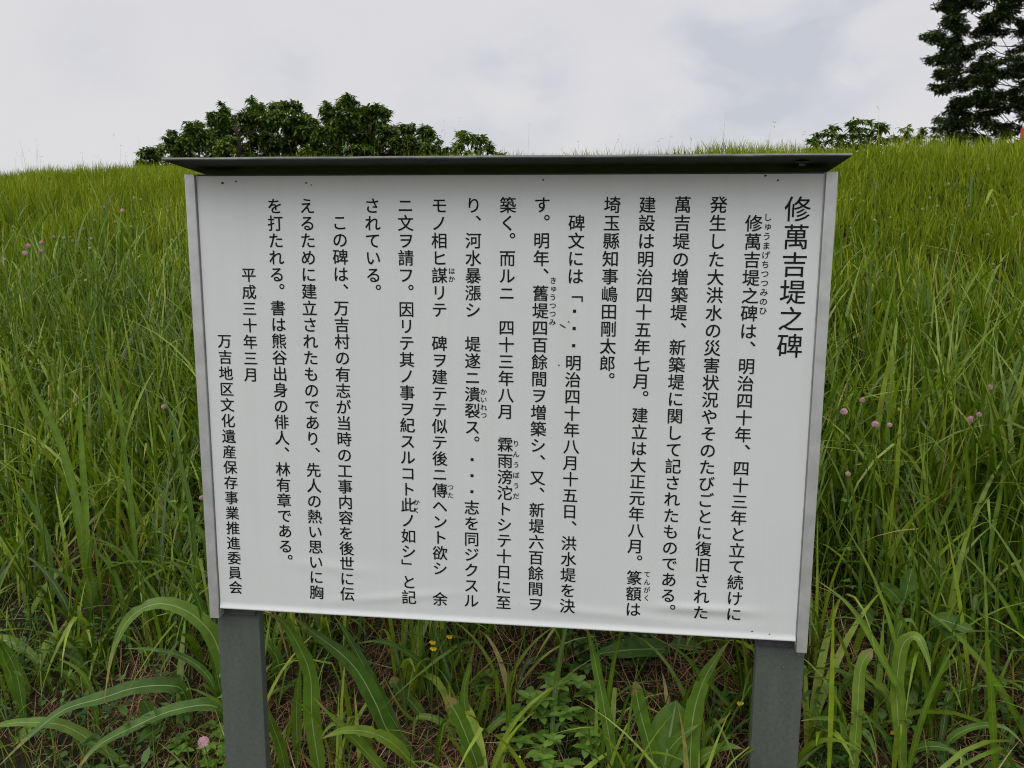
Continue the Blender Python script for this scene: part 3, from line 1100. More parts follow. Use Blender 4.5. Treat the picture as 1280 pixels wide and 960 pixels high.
def blade_mesh(P, width, tint, up=.7, blunt=False, n=36, wave=.0):
    """leaf along the 3-D path P with a folded midrib (3 vertices across)"""
    C = spline(P, n)
    T = np.gradient(C, axis=0)
    T /= np.linalg.norm(T, axis=1)[:, None]
    V, tt = [], np.linspace(0, 1, n)
    ph = random.uniform(0, 6)
    nick = random.randrange(8, n - 3) if random.random() < .3 else -1
    for k in range(n):
        view = C[k] - CAM
        view /= np.linalg.norm(view)
        nor = -view + np.array([0, 0, up])
        s = np.cross(T[k], nor)
        s /= np.linalg.norm(s) + 1e-9
        nn = np.cross(s, T[k])
        t = tt[k]
        wk = width * min(1, .35 + 2.6 * t)
        if blunt:
            wk *= min(1, (1 - t) * 9 + .25)
        else:
            wk *= max(0.03, 1 - max(0, (t - .35) / .65) ** 1.7)
        wk *= 1 + .05 * math.sin(t * 23 + ph) + .035 * math.sin(t * 51 + 2 * ph)
        if k == nick:
            wk *= .62
        tw = .35 * math.sin(t * 3.1 + ph) * t
        s, nn = s * math.cos(tw) + nn * math.sin(tw), nn * math.cos(tw) - s * math.sin(tw)
        wv = wave * width * math.sin(t * 17 + ph)
        V += [C[k] + s * wk / 2 + nn * (wk * .16 + wv), C[k] - nn * .0, C[k] - s * wk / 2 + nn * (wk * .16 - wv)]
    i = np.arange(n * 3).reshape(n, 3)
    F = np.concatenate([np.stack([i[:-1, m], i[:-1, m + 1], i[1:, m + 1], i[1:, m]], -1) for m in (0, 1)])
    return np.array(V), F, np.full(n * 3, tint), np.tile([-1., 0, 1.], n)


def grass_plant(label, leaves, group=None, cat='grass plant', name='grass_plant', material='broad'):
    """leaves: list of (pixel path from the base, apparent width, lean of the tip in metres, blunt)"""
    built = []
    for lf in leaves:
        path, wpx = lf[0], lf[1]
        lean = lf[2] if len(lf) > 2 else random.uniform(-.12, .08)
        blunt = lf[3] if len(lf) > 3 else False
        bx, by = path[0]
        root, d0 = on_ground(bx, max(by, 800))
        # a base hidden behind lower growth still starts at the soil below it
        pts = []
        m = len(path) - 1
        d0 = min(d0, 2.9)
        for k, (px, py) in enumerate(path):
            d = d0 + lean * (k / m) ** 1.2
            pts.append(at_depth(px, py, d))
        pts = [np.array(p) for p in pts]
        for p in pts[1:]:
            p[2] = max(p[2], gz(p[0], p[1]) + .03)
        foot = pts[0].copy()
        dirn = pts[0] - pts[1]
        g = gz(foot[0], foot[1])
        if foot[2] > g + .02:
            foot = foot + np.array([dirn[0] * .2, dirn[1] * .2 + .01, 0])
            foot[2] = gz(foot[0], foot[1]) - .01
            pts = [foot] + pts
        built.append((pts, wpx * d0 / FPX * (1.0 if material == 'broad' else .62), blunt))
    base = built[0][0][0]
    root = empty(name, (base[0], base[1], gz(base[0], base[1])))
    tag(root, label, cat, group)
    off = np.array(root.location)
    for pts, w, blunt in built:
        V, F, T, S = blade_mesh(pts, w, random.random(), up=random.uniform(.35, 1.0) if material == 'broad' else random.uniform(.1, .45), blunt=blunt, wave=random.uniform(0, .10))
        link('leaf', np_mesh('leaf', V - off, F, T, S, along=np.repeat(np.linspace(0, 1, len(V) // 3), 3)), M[material], root)
    return root


def random_leaves(bx, by, k, hpx, wpx):
    """extra leaves of a plant with its base at a pixel"""
    out = []
    for _ in range(k):
        s = random.choice((-1, 1))
        reach = random.uniform(.15, .75) * hpx
        h = hpx * random.uniform(.55, 1)
        drop = random.uniform(-.05, .5) * h
        out.append(([(bx + random.uniform(-5, 5), by), (bx + s * reach * .18, by - h * .55), (bx + s * reach * .5, by - h * .95),
                     (bx + s * reach * .85, by - h * .95 + drop * .35), (bx + s * reach * 1.1, by - h * .9 + drop)], wpx * random.uniform(.6, 1.1)))
    return out


grass_plant('broad grass leaf arching in a hoop left of the left post', [
    ([(286, 905), (283, 850), (271, 806), (256, 782), (230, 762), (195, 755), (162, 773), (141, 816), (130, 876)], 21, -.10),
    ([(280, 890), (260, 846), (230, 822), (190, 812), (149, 811)], 9),
    ([(283, 900), (262, 800), (243, 740), (216, 700)], 9)])
grass_plant('broad grass with two long leaves sweeping left across the bottom left corner', [
    ([(238, 905), (230, 866), (211, 857), (168, 860), (127, 873), (81, 887), (40, 918), (-6, 962)], 19, -.22),
    ([(290, 925), (271, 884), (217, 888), (162, 911), (122, 933), (92, 966)], 17, -.18),
    ([(160, 960), (120, 930), (75, 906), (15, 904), (-20, 915)], 15, -.1)])
grass_plant('grass plant with drooping blue green leaf at the left picture edge', [
    ([(32, 905), (20, 840), (2, 806), (-10, 800)], 12),
    ([(-14, 850), (-8, 806), (0, 800), (22, 806), (43, 822), (51, 846), (49, 868)], 14, -.05),
    ([(28, 900), (14, 846), (4, 822), (2, 790)], 12),
    ([(123, 925), (119, 889), (111, 857), (95, 835), (70, 822)], 8),
    ([(15, 930), (45, 945), (60, 975)], 15)])
grass_plant('tall leaning grass tuft on bare straw at the lower left', [
    ([(140, 805), (120, 775), (104, 750), (90, 730), (62, 709), (32, 708)], 12),
    ([(145, 800), (128, 765), (117, 730), (112, 700), (120, 640)], 14),
    ([(150, 800), (138, 760), (152, 745), (170, 718)], 7),
    ([(165, 830), (158, 780), (148, 730), (136, 700), (126, 680)], 10),
    ([(205, 790), (190, 745), (176, 715), (160, 690)], 12),
    ([(72, 800), (58, 760), (48, 735)], 6), ([(140, 855), (146, 800), (168, 725), (182, 680)], 8)], material='tall')
grass_plant('broad grass with white midribs just right of the left post', [
    ([(402, 985), (398, 955), (390, 899), (388, 846), (374, 809), (353, 777), (329, 765)], 20, -.12),
    ([(360, 985), (352, 940), (340, 905), (330, 870)], 13),
    ([(372, 960), (371, 880), (376, 830)], 12),
    ([(352, 850), (346, 822), (331, 800), (322, 775)], 13, -.02)])
grass_plant('broad grass fanning up to the lower edge of the board', [
    ([(520, 950), (486, 915), (470, 880), (449, 842), (425, 816), (390, 790), (364, 769)], 22, -.1),
    ([(515, 940), (480, 880), (459, 840), (433, 793), (417, 769)], 14, -.05),
    ([(520, 965), (500, 937), (470, 918), (433, 913), (398, 925)], 16, -.15),
    ([(490, 985), (475, 960), (449, 931), (420, 902), (393, 873)], 14, -.12),
    ([(535, 905), (516, 880), (500, 864), (490, 846)], 14, 0, True),
    ([(528, 900), (520, 935), (499, 883), (470, 828)], 5),
    ([(540, 880), (533, 838), (502, 812), (473, 802), (446, 804)], 9),
    ([(470, 945), (455, 925), (420, 905), (398, 925)], 9)])
grass_plant('two stiff upright grass shoots beside the tiny yellow flowers', [
    ([(529, 875), (527, 830), (526, 777), (524, 740)], 7, .03),
    ([(562, 880), (556, 830), (555, 777), (556, 730)], 9, .03),
    ([(566, 890), (562, 850), (552, 815), (540, 780), (530, 770)], 4),
    ([(560, 850), (575, 808), (590, 803), (608, 801)], 5)])
grass_plant('grass with one stout leaf leaning left of the green weed', [
    ([(600, 990), (597, 960), (587, 931), (574, 899), (558, 870)], 18, -.08, True),
    ([(590, 950), (584, 900), (580, 867), (587, 833), (595, 798)], 10),
    ([(570, 935), (560, 910), (539, 897), (520, 899), (515, 930)], 9),
    ([(588, 940), (620, 920), (650, 908), (690, 902), (715, 912)], 10),
    ([(590, 920), (605, 880), (612, 865)], 8)])
grass_plant('single sword shaped grass leaf standing right of the green weed', [
    ([(770, 990), (767, 955), (760, 913), (752, 867), (744, 828), (738, 801), (732, 780)], 14, -.05),
    ([(705, 945), (695, 920), (700, 905), (718, 935)], 6)])
grass_plant('broad grass with blunt folded leaf in front of the large dock leaf', [
    ([(822, 990), (818, 960), (810, 926), (799, 886), (793, 852)], 18, -.06, True),
    ([(800, 985), (789, 955), (794, 935), (798, 912)], 7),
    ([(815, 985), (832, 945), (850, 922), (874, 905)], 19, -.06)])
grass_plant('broad grass leaf rising to the board beside the right post', [
    ([(865, 990), (863, 955), (866, 899), (876, 860), (892, 828), (914, 798)], 22, -.06),
    ([(862, 990), (860, 960), (871, 937), (887, 915), (914, 891)], 17),
    ([(862, 980), (874, 950), (906, 934), (935, 938)], 14),
    ([(925, 900), (906, 876), (876, 844), (852, 817), (813, 793)], 8)])
grass_plant('bright upright grass plant with hooked leaf tips right of the right post', [
    ([(1128, 975), (1124, 920), (1121, 862), (1126, 814), (1137, 797), (1149, 799), (1160, 825), (1163, 845)], 16, -.08),
    ([(1132, 970), (1128, 876), (1112, 841), (1082, 787), (1055, 751), (1017, 722)], 10, -.12),
    ([(1125, 900), (1117, 850), (1120, 806), (1127, 780), (1139, 776), (1149, 792)], 9),
    ([(1122, 930), (1112, 875), (1087, 849), (1057, 824)], 12),
    ([(1120, 960), (1108, 925), (1088, 900), (1062, 890)], 9),
    ([(1130, 925), (1140, 880), (1150, 850), (1160, 870), (1150, 905)], 10),
    ([(1110, 860), (1118, 800), (1126, 760), (1140, 737)], 8)])
grass_plant('dark grass tuft with bent over tips next to the right post foot', [
    ([(1066, 985), (1068, 945), (1072, 889), (1076, 835), (1090, 811)], 14, 0, True),
    ([(1050, 880), (1056, 856), (1066, 843), (1080, 838), (1092, 846)], 9),
    ([(1064, 960), (1049, 906), (1028, 899), (1001, 901)], 10),
    ([(1055, 965), (1060, 930), (1072, 914), (1086, 922), (1100, 960)], 13),
    ([(1042, 960), (1034, 920), (1020, 890), (1015, 865)], 8),
    ([(1062, 930), (1052, 890), (1048, 868)], 8),
    ([(1080, 880), (1050, 856), (1005, 844)], 6)])
grass_plant('low grass tuft arching right in the bottom right corner', [
    ([(1138, 960), (1144, 938), (1171, 933), (1198, 944), (1222, 968)], 11, -.1),
    ([(1178, 965), (1184, 931), (1204, 914), (1231, 907), (1258, 911), (1284, 935)], 10, -.1),
    ([(1172, 950), (1180, 905), (1186, 870), (1200, 862), (1212, 880)], 8),
    ([(1262, 985), (1258, 950), (1270, 910), (1290, 880)], 9),
    ([(1220, 985), (1240, 960), (1262, 955), (1290, 965)], 12)])
grass_plant('stiff upright grass stems in front of the pale curled leaf', [
    ([(1165, 900), (1168, 868), (1176, 835), (1190, 787), (1200, 743)], 10, 0),
    ([(1166, 870), (1168, 808), (1172, 754), (1167, 708), (1160, 690)], 11, 0),
    ([(1175, 850), (1186, 790), (1178, 740), (1166, 690)], 10, .05),
    ([(1108, 850), (1112, 780), (1118, 700), (1120, 655)], 7, .05)], material='tall')
grass_plant('thin arching grass stalks near the right picture edge', [
    ([(1247, 880), (1247, 800), (1247, 743), (1250, 700)], 7, 0),
    ([(1190, 840), (1204, 819), (1231, 803), (1258, 792), (1290, 790)], 8),
    ([(1205, 850), (1231, 825), (1252, 816), (1290, 815)], 10),
    ([(1140, 800), (1150, 719), (1185, 712), (1214, 720), (1247, 738)], 5),
    ([(1170, 800), (1185, 738), (1204, 734), (1223, 746), (1244, 770)], 5),
    ([(1275, 880), (1278, 800), (1265, 745), (1255, 700)], 6),
    ([(1235, 850), (1240, 790), (1222, 760), (1235, 742), (1262, 735)], 6)], material='tall')
grass_plant('tall broad grass blades left of the board above the pink flower', [
    ([(118, 800), (106, 700), (97, 639), (78, 560), (41, 482), (26, 440)], 18, .25),
    ([(112, 800), (108, 660), (104, 595), (100, 523), (103, 432)], 14, .3),
    ([(66, 800), (60, 690), (45, 640), (20, 600)], 15, .2),
    ([(180, 800), (164, 640), (154, 557), (147, 482), (144, 436)], 11, .3),
    ([(140, 800), (141, 720), (119, 686), (94, 654)], 8, .2)], material='tall')
grass_plant('tall grass blades close to the left rail of the board', [
    ([(262, 800), (256, 676), (216, 632), (178, 586)], 10, .15),
    ([(250, 800), (240, 650), (228, 590), (216, 529), (200, 482)], 11, .3),
    ([(195, 800), (175, 720), (160, 690), (148, 664)], 13, .15),
    ([(262, 810), (245, 730), (215, 704), (190, 710), (150, 726)], 8, .1),
    ([(205, 800), (200, 740), (196, 680), (190, 640)], 10, .2)], material='tall')
grass_plant('lone grass stem with pointed leaf under the pink flowers right of the board', [
    ([(1070, 800), (1078, 690), (1088, 600), (1094, 540)], 8, .3),
    ([(1090, 800), (1100, 700), (1130, 640), (1165, 620)], 8, .2),
    ([(1150, 800), (1165, 690), (1200, 610), (1222, 570)], 10, .3),
    ([(1215, 800), (1225, 700), (1240, 640), (1262, 590)], 10, .3)], material='tall')
grass_plant('tall grass with folded pale leaves at the far right of the slope', [
    ([(1240, 800), (1238, 690), (1250, 620), (1256, 578), (1250, 560), (1258, 610)], 9, .3),
    ([(1225, 800), (1240, 720), (1250, 660), (1275, 610)], 11, .3),
    ([(1190, 800), (1180, 700), (1160, 640), (1120, 590), (1110, 560)], 7, .3),
    ([(1260, 800), (1215, 690), (1196, 600), (1240, 572), (1285, 565)], 6, .3)], material='tall')


# ------------------------------------------------------------------ broadleaf plants
def oval_leaf(base, tip, width, tint, droop=.0, nor=None, n=14, blunt=.5, ruffle=.06):
    base, tip = np.array(base, float), np.array(tip, float)
    ax = tip - base
    L = np.linalg.norm(ax)
    t = ax / L
    if nor is None:
        nor = np.array([0, -.5, 1.0])
    s = np.cross(t, nor)
    s /= np.linalg.norm(s)
    nn = np.cross(s, t)
    V, S = [], []
    ph = random.uniform(0, 6)
    for k in range(n):
        q = k / (n - 1)
        c = base + ax * q + nn * (droop * L * math.sin(math.pi * q)) - np.array([0, 0, 1]) * (.12 * L * q * q)
        hw = width / 2 * (math.sin(math.pi * min(1, q ** blunt)) ** .7 if q < 1 else 0) + .0004
        for j, a in enumerate((-1, -.5, 0, .5, 1)):
            rf = ruffle * width * math.sin(q * 13 + ph + a * 2) * abs(a)
            V.append(c + s * hw * a + nn * (abs(a) * hw * .25 + rf))
            S.append(a)
    i = np.arange(n * 5).reshape(n, 5)
    F = np.concatenate([np.stack([i[:-1, m], i[:-1, m + 1], i[1:, m + 1], i[1:, m]], -1) for m in range(4)])
    return np.array(V), F, np.full(n * 5, tint), np.array(S)


def dock(label, leaves, name='dock_plant'):
    """leaves: (base pixel, tip pixel, depth offset of base/tip, width px)"""
    rootp, d = on_ground(*leaves[0][0])
    root = empty(name, tuple(rootp))
    tag(root, label, 'dock')
    off = np.array(root.location)
    for (b, t, db, dt, w, *more) in leaves:
        d0 = min(on_ground(b[0], max(b[1], 800))[1], 2.9)
        B, T = at_depth(*b, d0 + db), at_depth(*t, d0 + dt)
        for q in (B, T):
            q[2] = max(q[2], gz(q[0], q[1]) + .015)
        kw = dict(nor=np.array(more[0])) if more else {}
        link('leaf', np_mesh('leaf', *(lambda a: (a[0] - off, a[1], a[2], a[3]))(oval_leaf(B, T, w * d0 / FPX, random.random(), blunt=1.25 if w > 40 else .7, **kw))), M['dock'], root)
    return root


dock('large oval dock leaf with insect holes standing on straw below the board', [((826, 985), (846, 862), -.02, -.02, 52, (0, -1, .5))])
dock('dark dock plant whose leaf lies flat under the board edge', [((838, 812), (742, 806), -.02, -.1, 30, (0, -.5, 1)), ((836, 815), (880, 806), 0, -.05, 18), ((832, 818), (795, 820), 0, -.05, 16)])
dock('pale curled dock leaf lying sideways right of the board', [((1164, 771), (1220, 785), -.18, -.24, 20, (0, -.7, 1)), ((1162, 776), (1196, 797), -.15, -.24, 11)])
dock('dock plant with two upright oval leaves right of the board', [((1130, 752), (1141, 704), -.1, -.06, 23, (.3, -1, .6)), ((1126, 752), (1100, 722), -.1, -.14, 17, (-.5, -1, .9)), ((1132, 756), (1150, 732), -.1, -.12, 12, (.4, -1, .7)), ((1092, 775), (1072, 752), -.1, -.12, 15, (0, -.8, .9))])
dock('round dock leaf with bitten edge in the grass left of the left post', [((196, 905), (178, 868), -.05, -.08, 24, (0, -1, .7)), ((200, 910), (170, 925), -.05, -.12, 18)])


def leafy_weed(label, px, py, rpx, hpx, k, name='leafy_weed', material='fresh', size=13):
    p, d = on_ground(px, py)
    root = empty(name, tuple(p))
    tag(root, label, 'weed')
    off = np.array(root.location)
    parts = []
    bm = bmesh.new()
    sc_ = d / FPX
    for j in range(k):
        a = random.uniform(0, 2 * math.pi)
        rr = rpx * sc_ * math.sqrt(random.random())
        h = hpx * sc_ * random.uniform(.35, 1) * (1 - .4 * rr / (rpx * sc_))
        c = np.array([math.cos(a) * rr, math.sin(a) * rr, 0])
        c[2] = gz(p[0] + c[0], p[1] + c[1]) - p[2] + h
        add_tube(bm, [(c[0] * .3, c[1] * .3, gz(p[0] + c[0] * .3, p[1] + c[1] * .3) - p[2] - .01), (c[0] * .75, c[1] * .75, c[2] * .6), tuple(c)], [.0016, .0013, .001], 5)
        n = random.choice((3, 5, 5, 6))
        a0 = random.uniform(0, 6)
        for q in range(n):
            aa = a0 + q * 2 * math.pi / n + random.uniform(-.2, .2)
            L = size * sc_ * random.uniform(.8, 1.35)
            tip = c + np.array([math.cos(aa) * L, math.sin(aa) * L, L * random.uniform(-.15, .45)])
            parts.append(oval_leaf(c, tip, L * .58, random.random(), nor=np.array([0, 0, 1.]), n=7, blunt=.8, ruffle=.03))
    link('foliage', np_mesh('foliage', *join(parts)), M[material], root)
    link('stem', bm_mesh('stem', bm, True), M['stem'], root)
    return root


leafy_weed('bright green bushy weed in the straw under the middle of the board', 692, 935, 62, 72, 46, size=16)
leafy_weed('green weed with small clustered leaves behind the bright bushy weed', 715, 838, 32, 36, 22, size=9, material='weed')
leafy_weed('low green weed at the bottom edge below the bright bushy weed', 700, 968, 60, 30, 24, size=9)
leafy_weed('small green weed between the yellow flowers and the straw', 600, 870, 26, 22, 14, size=10)
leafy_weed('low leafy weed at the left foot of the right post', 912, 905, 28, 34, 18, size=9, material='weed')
leafy_weed('leafy clover growth around the big pink flower by the left post', 250, 965, 42, 34, 20, size=14)
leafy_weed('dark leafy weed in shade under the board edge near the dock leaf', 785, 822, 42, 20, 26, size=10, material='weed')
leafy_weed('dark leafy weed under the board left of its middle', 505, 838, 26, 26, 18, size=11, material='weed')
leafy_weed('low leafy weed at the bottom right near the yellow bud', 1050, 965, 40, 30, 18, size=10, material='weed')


# ------------------------------------------------------------------ flowers
def clover_head(r, mname):
    """round head of many small pointed florets"""
    N = 190
    g = np.arange(N)
    zz = 1 - (g + .5) / N * 1.85
    ang = g * 2.399963
    rr = np.sqrt(np.maximum(0, 1 - zz ** 2))
    d = np.stack([np.cos(ang) * rr, np.sin(ang) * rr, zz], -1)
    parts = leaf_quads(d * r * .5, ang, np.arcsin(np.clip(zz * .9 + .12, -1, 1)), np.full(N, r * .5), np.full(N, r * .22), np.clip(rng.normal(.5, .25, N), 0, 1), fold=.5)
    u = np.linspace(0, 2 * math.pi, 13)[:-1]
    v = np.linspace(.05, math.pi - .05, 8)
    U, W = np.meshgrid(u, v, indexing='ij')
    C = np.stack([np.cos(U) * np.sin(W), np.sin(U) * np.sin(W), np.cos(W)], -1).reshape(-1, 3) * r * .74
    i = np.arange(12 * 8).reshape(12, 8)
    j = np.roll(i, -1, axis=0)
    F = np.stack([i[:, :-1], i[:, 1:], j[:, 1:], j[:, :-1]], -1).reshape(-1, 4)
    return join([parts, (C, F, np.full(len(C), .45), np.zeros(len(C)))])


HEADS = {k: np_mesh(k, *clover_head(.012, k)) for k in ('pink_head', 'cream_head')}
HEADS['pink_head'].materials.append(M['pink'])
HEADS['cream_head'].materials.append(M['cream'])


def clover(px, py, d, size_px, label, kind='pink_head', group=None, name='clover_flower', leaves=True):
    p = at_depth(px, py, d)
    g = gz(p[0], p[1])
    if p[2] < g + .06:
        p[2] = g + .06
    lean = np.array([random.uniform(-.05, .05), random.uniform(0, .06)])
    b = np.array([p[0] + lean[0], p[1] + lean[1], 0])
    b[2] = gz(b[0], b[1])
    root = empty(name, tuple(b))
    tag(root, label, 'flower', group)
    h = bpy.data.objects.new('flower_head', HEADS[kind])
    COL.objects.link(h)
    h.parent = root
    h.location = tuple(p - b)
    s = size_px * d / FPX / .024
    h.scale = (s, s, s * .9)
    h.rotation_euler = (random.uniform(-.4, .4), random.uniform(-.4, .4), random.uniform(0, 6))
    bm = bmesh.new()
    q = p - b
    add_tube(bm, [(0, 0, -.01), (q[0] * .35, q[1] * .35, q[2] * .5), (q[0], q[1], q[2] - .004 * s)], [.0018, .0015, .0012], 5)
    link('stem', bm_mesh('stem', bm, True), M['stem'], root)
    if leaves:
        parts = []
        for _ in range(3):
            t = random.uniform(.15, .6)
            c = np.array([q[0] * t, q[1] * t, q[2] * t])
            a0 = random.uniform(0, 6)
            for m in range(3):
                a = a0 + (m - 1) * .9
                L = .02 * random.uniform(.8, 1.4)
                parts.append(oval_leaf(c, c + np.array([math.cos(a) * L, math.sin(a) * L, L * .2]), L * .5, random.random(), nor=np.array([0, 0, 1.]), n=6, ruffle=.02))
        link('leaflets', np_mesh('leaflets', *join(parts)), M['fresh'], root)
    return root


PINK = [(254, 927, 1.86, 17, 'large pink clover head low beside the left post'),
        (205, 508, 2.9, 8, 'half hidden pink clover head among tall blades left of the board'),
        (252, 622, 2.4, 8, 'pink clover head touching the left rail of the board'),
        (35, 307, 3.5, 8.5, 'rosy clover head in the middle of the left slope cluster'),
        (52, 303, 3.6, 7.5, 'deep pink clover head at the right top of the left slope cluster'),
        (51, 314, 3.5, 7.5, 'pale pink clover head at the right bottom of the left slope cluster'),
        (31, 316, 3.5, 8, 'faded greyish pink clover head at the bottom of the left slope cluster'),
        (67, 296, 3.7, 6, 'small dusty pink clover head between the two left slope clusters'),
        (153, 263, 4.3, 6, 'pinkish white clover head on the slope left of the board roof'),
        (1055, 514, 2.6, 10.5, 'pale pink clover head nearest the right rail of the board'),
        (1078, 500, 2.7, 9, 'pink clover head uppermost of the group right of the board'),
        (1094, 530, 2.6, 11, 'pink clover head straight above the pointed grass stem'),
        (1112, 531, 2.7, 7.5, 'small pink clover head rightmost of the group right of the board'),
        (1060, 592, 2.5, 8, 'faded pink clover head low down by the right rail'),
        (1237, 484, 2.8, 10, 'pink clover head highest of the three near the right edge'),
        (1214, 524, 2.7, 12, 'wide pink clover head left of its pale twin near the right edge'),
        (1224, 518, 2.75, 9, 'pale pink clover head just behind the wide one near the right edge')]
for (px, py, d, s, lab) in PINK:
    d = d if d > 3.2 or d < 2 else d - .42
    clover(px, py, d, s * .88, lab, group='pink clover flowers in the grass')

WHITE = [(6, 324), (80, 297), (88, 296), (91, 301), (17, 288), (105, 286), (112, 310), (144, 277), (168, 247), (176, 249), (130, 259), (118, 275), (210, 263), (207, 286), (164, 283), (180, 266), (114, 298),
         (1064, 249), (1075, 242), (1079, 251), (1194, 273), (1241, 257), (1063, 285), (1093, 275), (1153, 261), (1172, 257), (1265, 271), (1235, 293), (1270, 268), (1240, 352), (1275, 354), (1113, 272), (1162, 247), (1211, 257), (1186, 230),
         (1235, 215), (1262, 209), (1212, 205), (66, 348), (107, 350), (1242, 330), (15, 463), (38, 452), (215, 300), (1190, 281)]
for (px, py) in WHITE:
    d = .9 * float(np.interp(py, [200, 260, 350, 460], [5.2, 4.3, 3.3, 2.7]))
    clover(px, py, d, random.uniform(2.6, 4.2), 'small cream white clover head in the grass of the slope', 'cream_head', 'white clover heads dotted over the slope', 'white_clover', leaves=False)


def yellow_flower(px, py, d, label, size=6):
    p = at_depth(px, py, d)
    b = np.array([p[0] + random.uniform(-.03, .03), p[1] + .03, 0])
    b[2] = gz(b[0], b[1])
    p[2] = max(p[2], b[2] + .04)
    root = empty('yellow_flower', tuple(b))
    tag(root, label, 'flower', 'tiny yellow flowers')
    q = p - b
    parts = []
    r = size * d / FPX / 2
    for k in range(5):
        a = k * 2 * math.pi / 5 + .3
        # open towards the light and the path
        u, v = np.array([1, 0, 0]), np.array([0, -.5, .85])
        tip = q + (u * math.cos(a) + v * math.sin(a)) * r * 1.15 + np.array([0, -.3, .2]) * r
        parts.append(oval_leaf(q, tip, r * .85, random.random(), nor=np.array([0, -.85, .5]), n=6, blunt=1.0, ruffle=.02))
    link('petals', np_mesh('petals', *join(parts)), M['yellow'], root)
    bm = bmesh.new()
    add_tube(bm, [(0, 0, -.01), (q[0] * .3, q[1] * .3, q[2] * .5), (q[0], q[1] + .002, q[2] - .002)], [.0013, .0011, .0009], 5)
    link('stem', bm_mesh('stem', bm, True), M['stem'], root)


for (px, py, d, s, lab) in ((541, 803, 1.95, 8, 'tiny yellow flower, upper of the left pair under the board'), (542, 811, 1.94, 8, 'tiny yellow flower, lower of the left pair under the board'),
                            (562, 796, 1.95, 7, 'tiny yellow flower on the upright grass shoot under the board'), (1115, 935, 1.85, 8, 'yellow bud low at the foot of the bright upright grass'),
                            (925, 879, 1.9, 8, 'yellow flower near the left edge of the right post'), (648, 946, 1.84, 6, 'yellow flower at the bottom edge below the green weed'),
                            (1058, 609, 2.5, 5, 'yellowish flower under the faded pink one by the right rail')):
    yellow_flower(px, py, d, lab, s)


# ------------------------------------------------------------------ trees beyond the crest
def tree(name, label, base_px, depth, trunk_r, clumps, leafL, per, material, flat=.7, cat='tree', group=None, droop=.3, rosette=6):
    """clumps: (px, py, depth offset, radius px). Limbs run from the trunk to the clumps; rosettes of leaves fill them"""
    c0 = at_depth(base_px, 200, depth)
    gx, gy = c0[0], c0[1]
    g = gz(gx, gy)
    root = empty(name, (gx, gy, g))
    tag(root, label, cat, group)
    off = np.array([gx, gy, g])
    cs = []
    for (px, py, dd, r) in clumps:
        cs.append((at_depth(px, py, depth + dd) - off, r * depth / FPX))
    zmin = min(c[2] for c, r in cs)
    zmax = max(c[2] for c, r in cs)
    bm = bmesh.new()
    lean = np.mean([c for c, r in cs], 0)
    top = np.array([lean[0] * .6, lean[1] * .6, zmin + (zmax - zmin) * .75])
    spine = [np.array([0, 0, -.3]), np.array([top[0] * .1, top[1] * .1, top[2] * .35]), np.array([top[0] * .4 + .05, top[1] * .4, top[2] * .7]), top]
    add_tube(bm, spine, [trunk_r * 1.25, trunk_r, trunk_r * .65, trunk_r * .2], 9)
    link('trunk', bm_mesh('trunk', bm, True), M['bark' if material == 'tree' else 'dark_bark'], root)
    bm = bmesh.new()
    S = spline(spine, 30)
    for ci, (c, r) in enumerate(cs):
        if len(cs) > 120 and ci % (6 if len(cs) > 500 else 3):
            continue
        k = int(np.argmin([abs(s[2] - (c[2] - .45 * np.hypot(c[0] - s[0], c[1] - s[1]))) for s in S]))
        a = S[max(4, min(k, 26))]
        mid = (a + c) / 2 + np.array([random.uniform(-.1, .1) * r, random.uniform(-.1, .1) * r, -.1 * np.linalg.norm(c - a)])
        r0 = trunk_r * (.2 if len(cs) < 200 else .06)
        add_tube(bm, [a, mid, c], [r0, r0 * .6, r0 * .2], 6, cap=False)
        for _ in range(5 if len(cs) < 200 else 2):
            e = c + np.array([random.gauss(0, .55), random.gauss(0, .55), random.gauss(.1, .45) * flat]) * r
            add_tube(bm, [mid * .35 + c * .65, (c + e) / 2 + np.array([0, 0, .05 * r]), e], [r0 * .3, r0 * .2, r0 * .08], 4, cap=False)
    link('limbs', bm_mesh('limbs', bm, True), M['bark' if material == 'tree' else 'dark_bark'], root)
    cen, tint = [], []
    for c, r in cs:
        n = max(8, int(per * (r / .2) ** 2))
        v = rng.normal(0, 1, (n, 3))
        v /= np.linalg.norm(v, axis=1)[:, None]
        rad = rng.random(n) ** .45
        v = v * (r * rad)[:, None] * np.array([1, 1, flat])
        v += rng.normal(0, .05 * r, v.shape)
        cen.append(c + v)
        tint.append(np.clip(rng.normal(.45, .2) + rng.normal(0, .18, n), 0, 1))
    cen, tint = np.concatenate(cen), np.concatenate(tint)
    k = rosette
    n = len(cen)
    az = np.repeat(rng.uniform(0, 6.28, n), k) + np.tile(np.arange(k) * 2 * math.pi / k, n) + rng.normal(0, .3, n * k)
    pit = rng.normal(.15 - droop * .5, .4, n * k)
    L = leafL * rng.uniform(.65, 1.25, n * k)
    fol = (leaf_quads if n * k < 60000 else leaf_rhombs)(np.repeat(cen, k, 0), az, pit, L, L * rng.uniform(.36, .5, n * k), np.clip(np.repeat(tint, k) + rng.normal(0, .12, n * k), 0, 1), fold=.25)
    link('crown', np_mesh('crown', *fol), M[material], root)
    return root


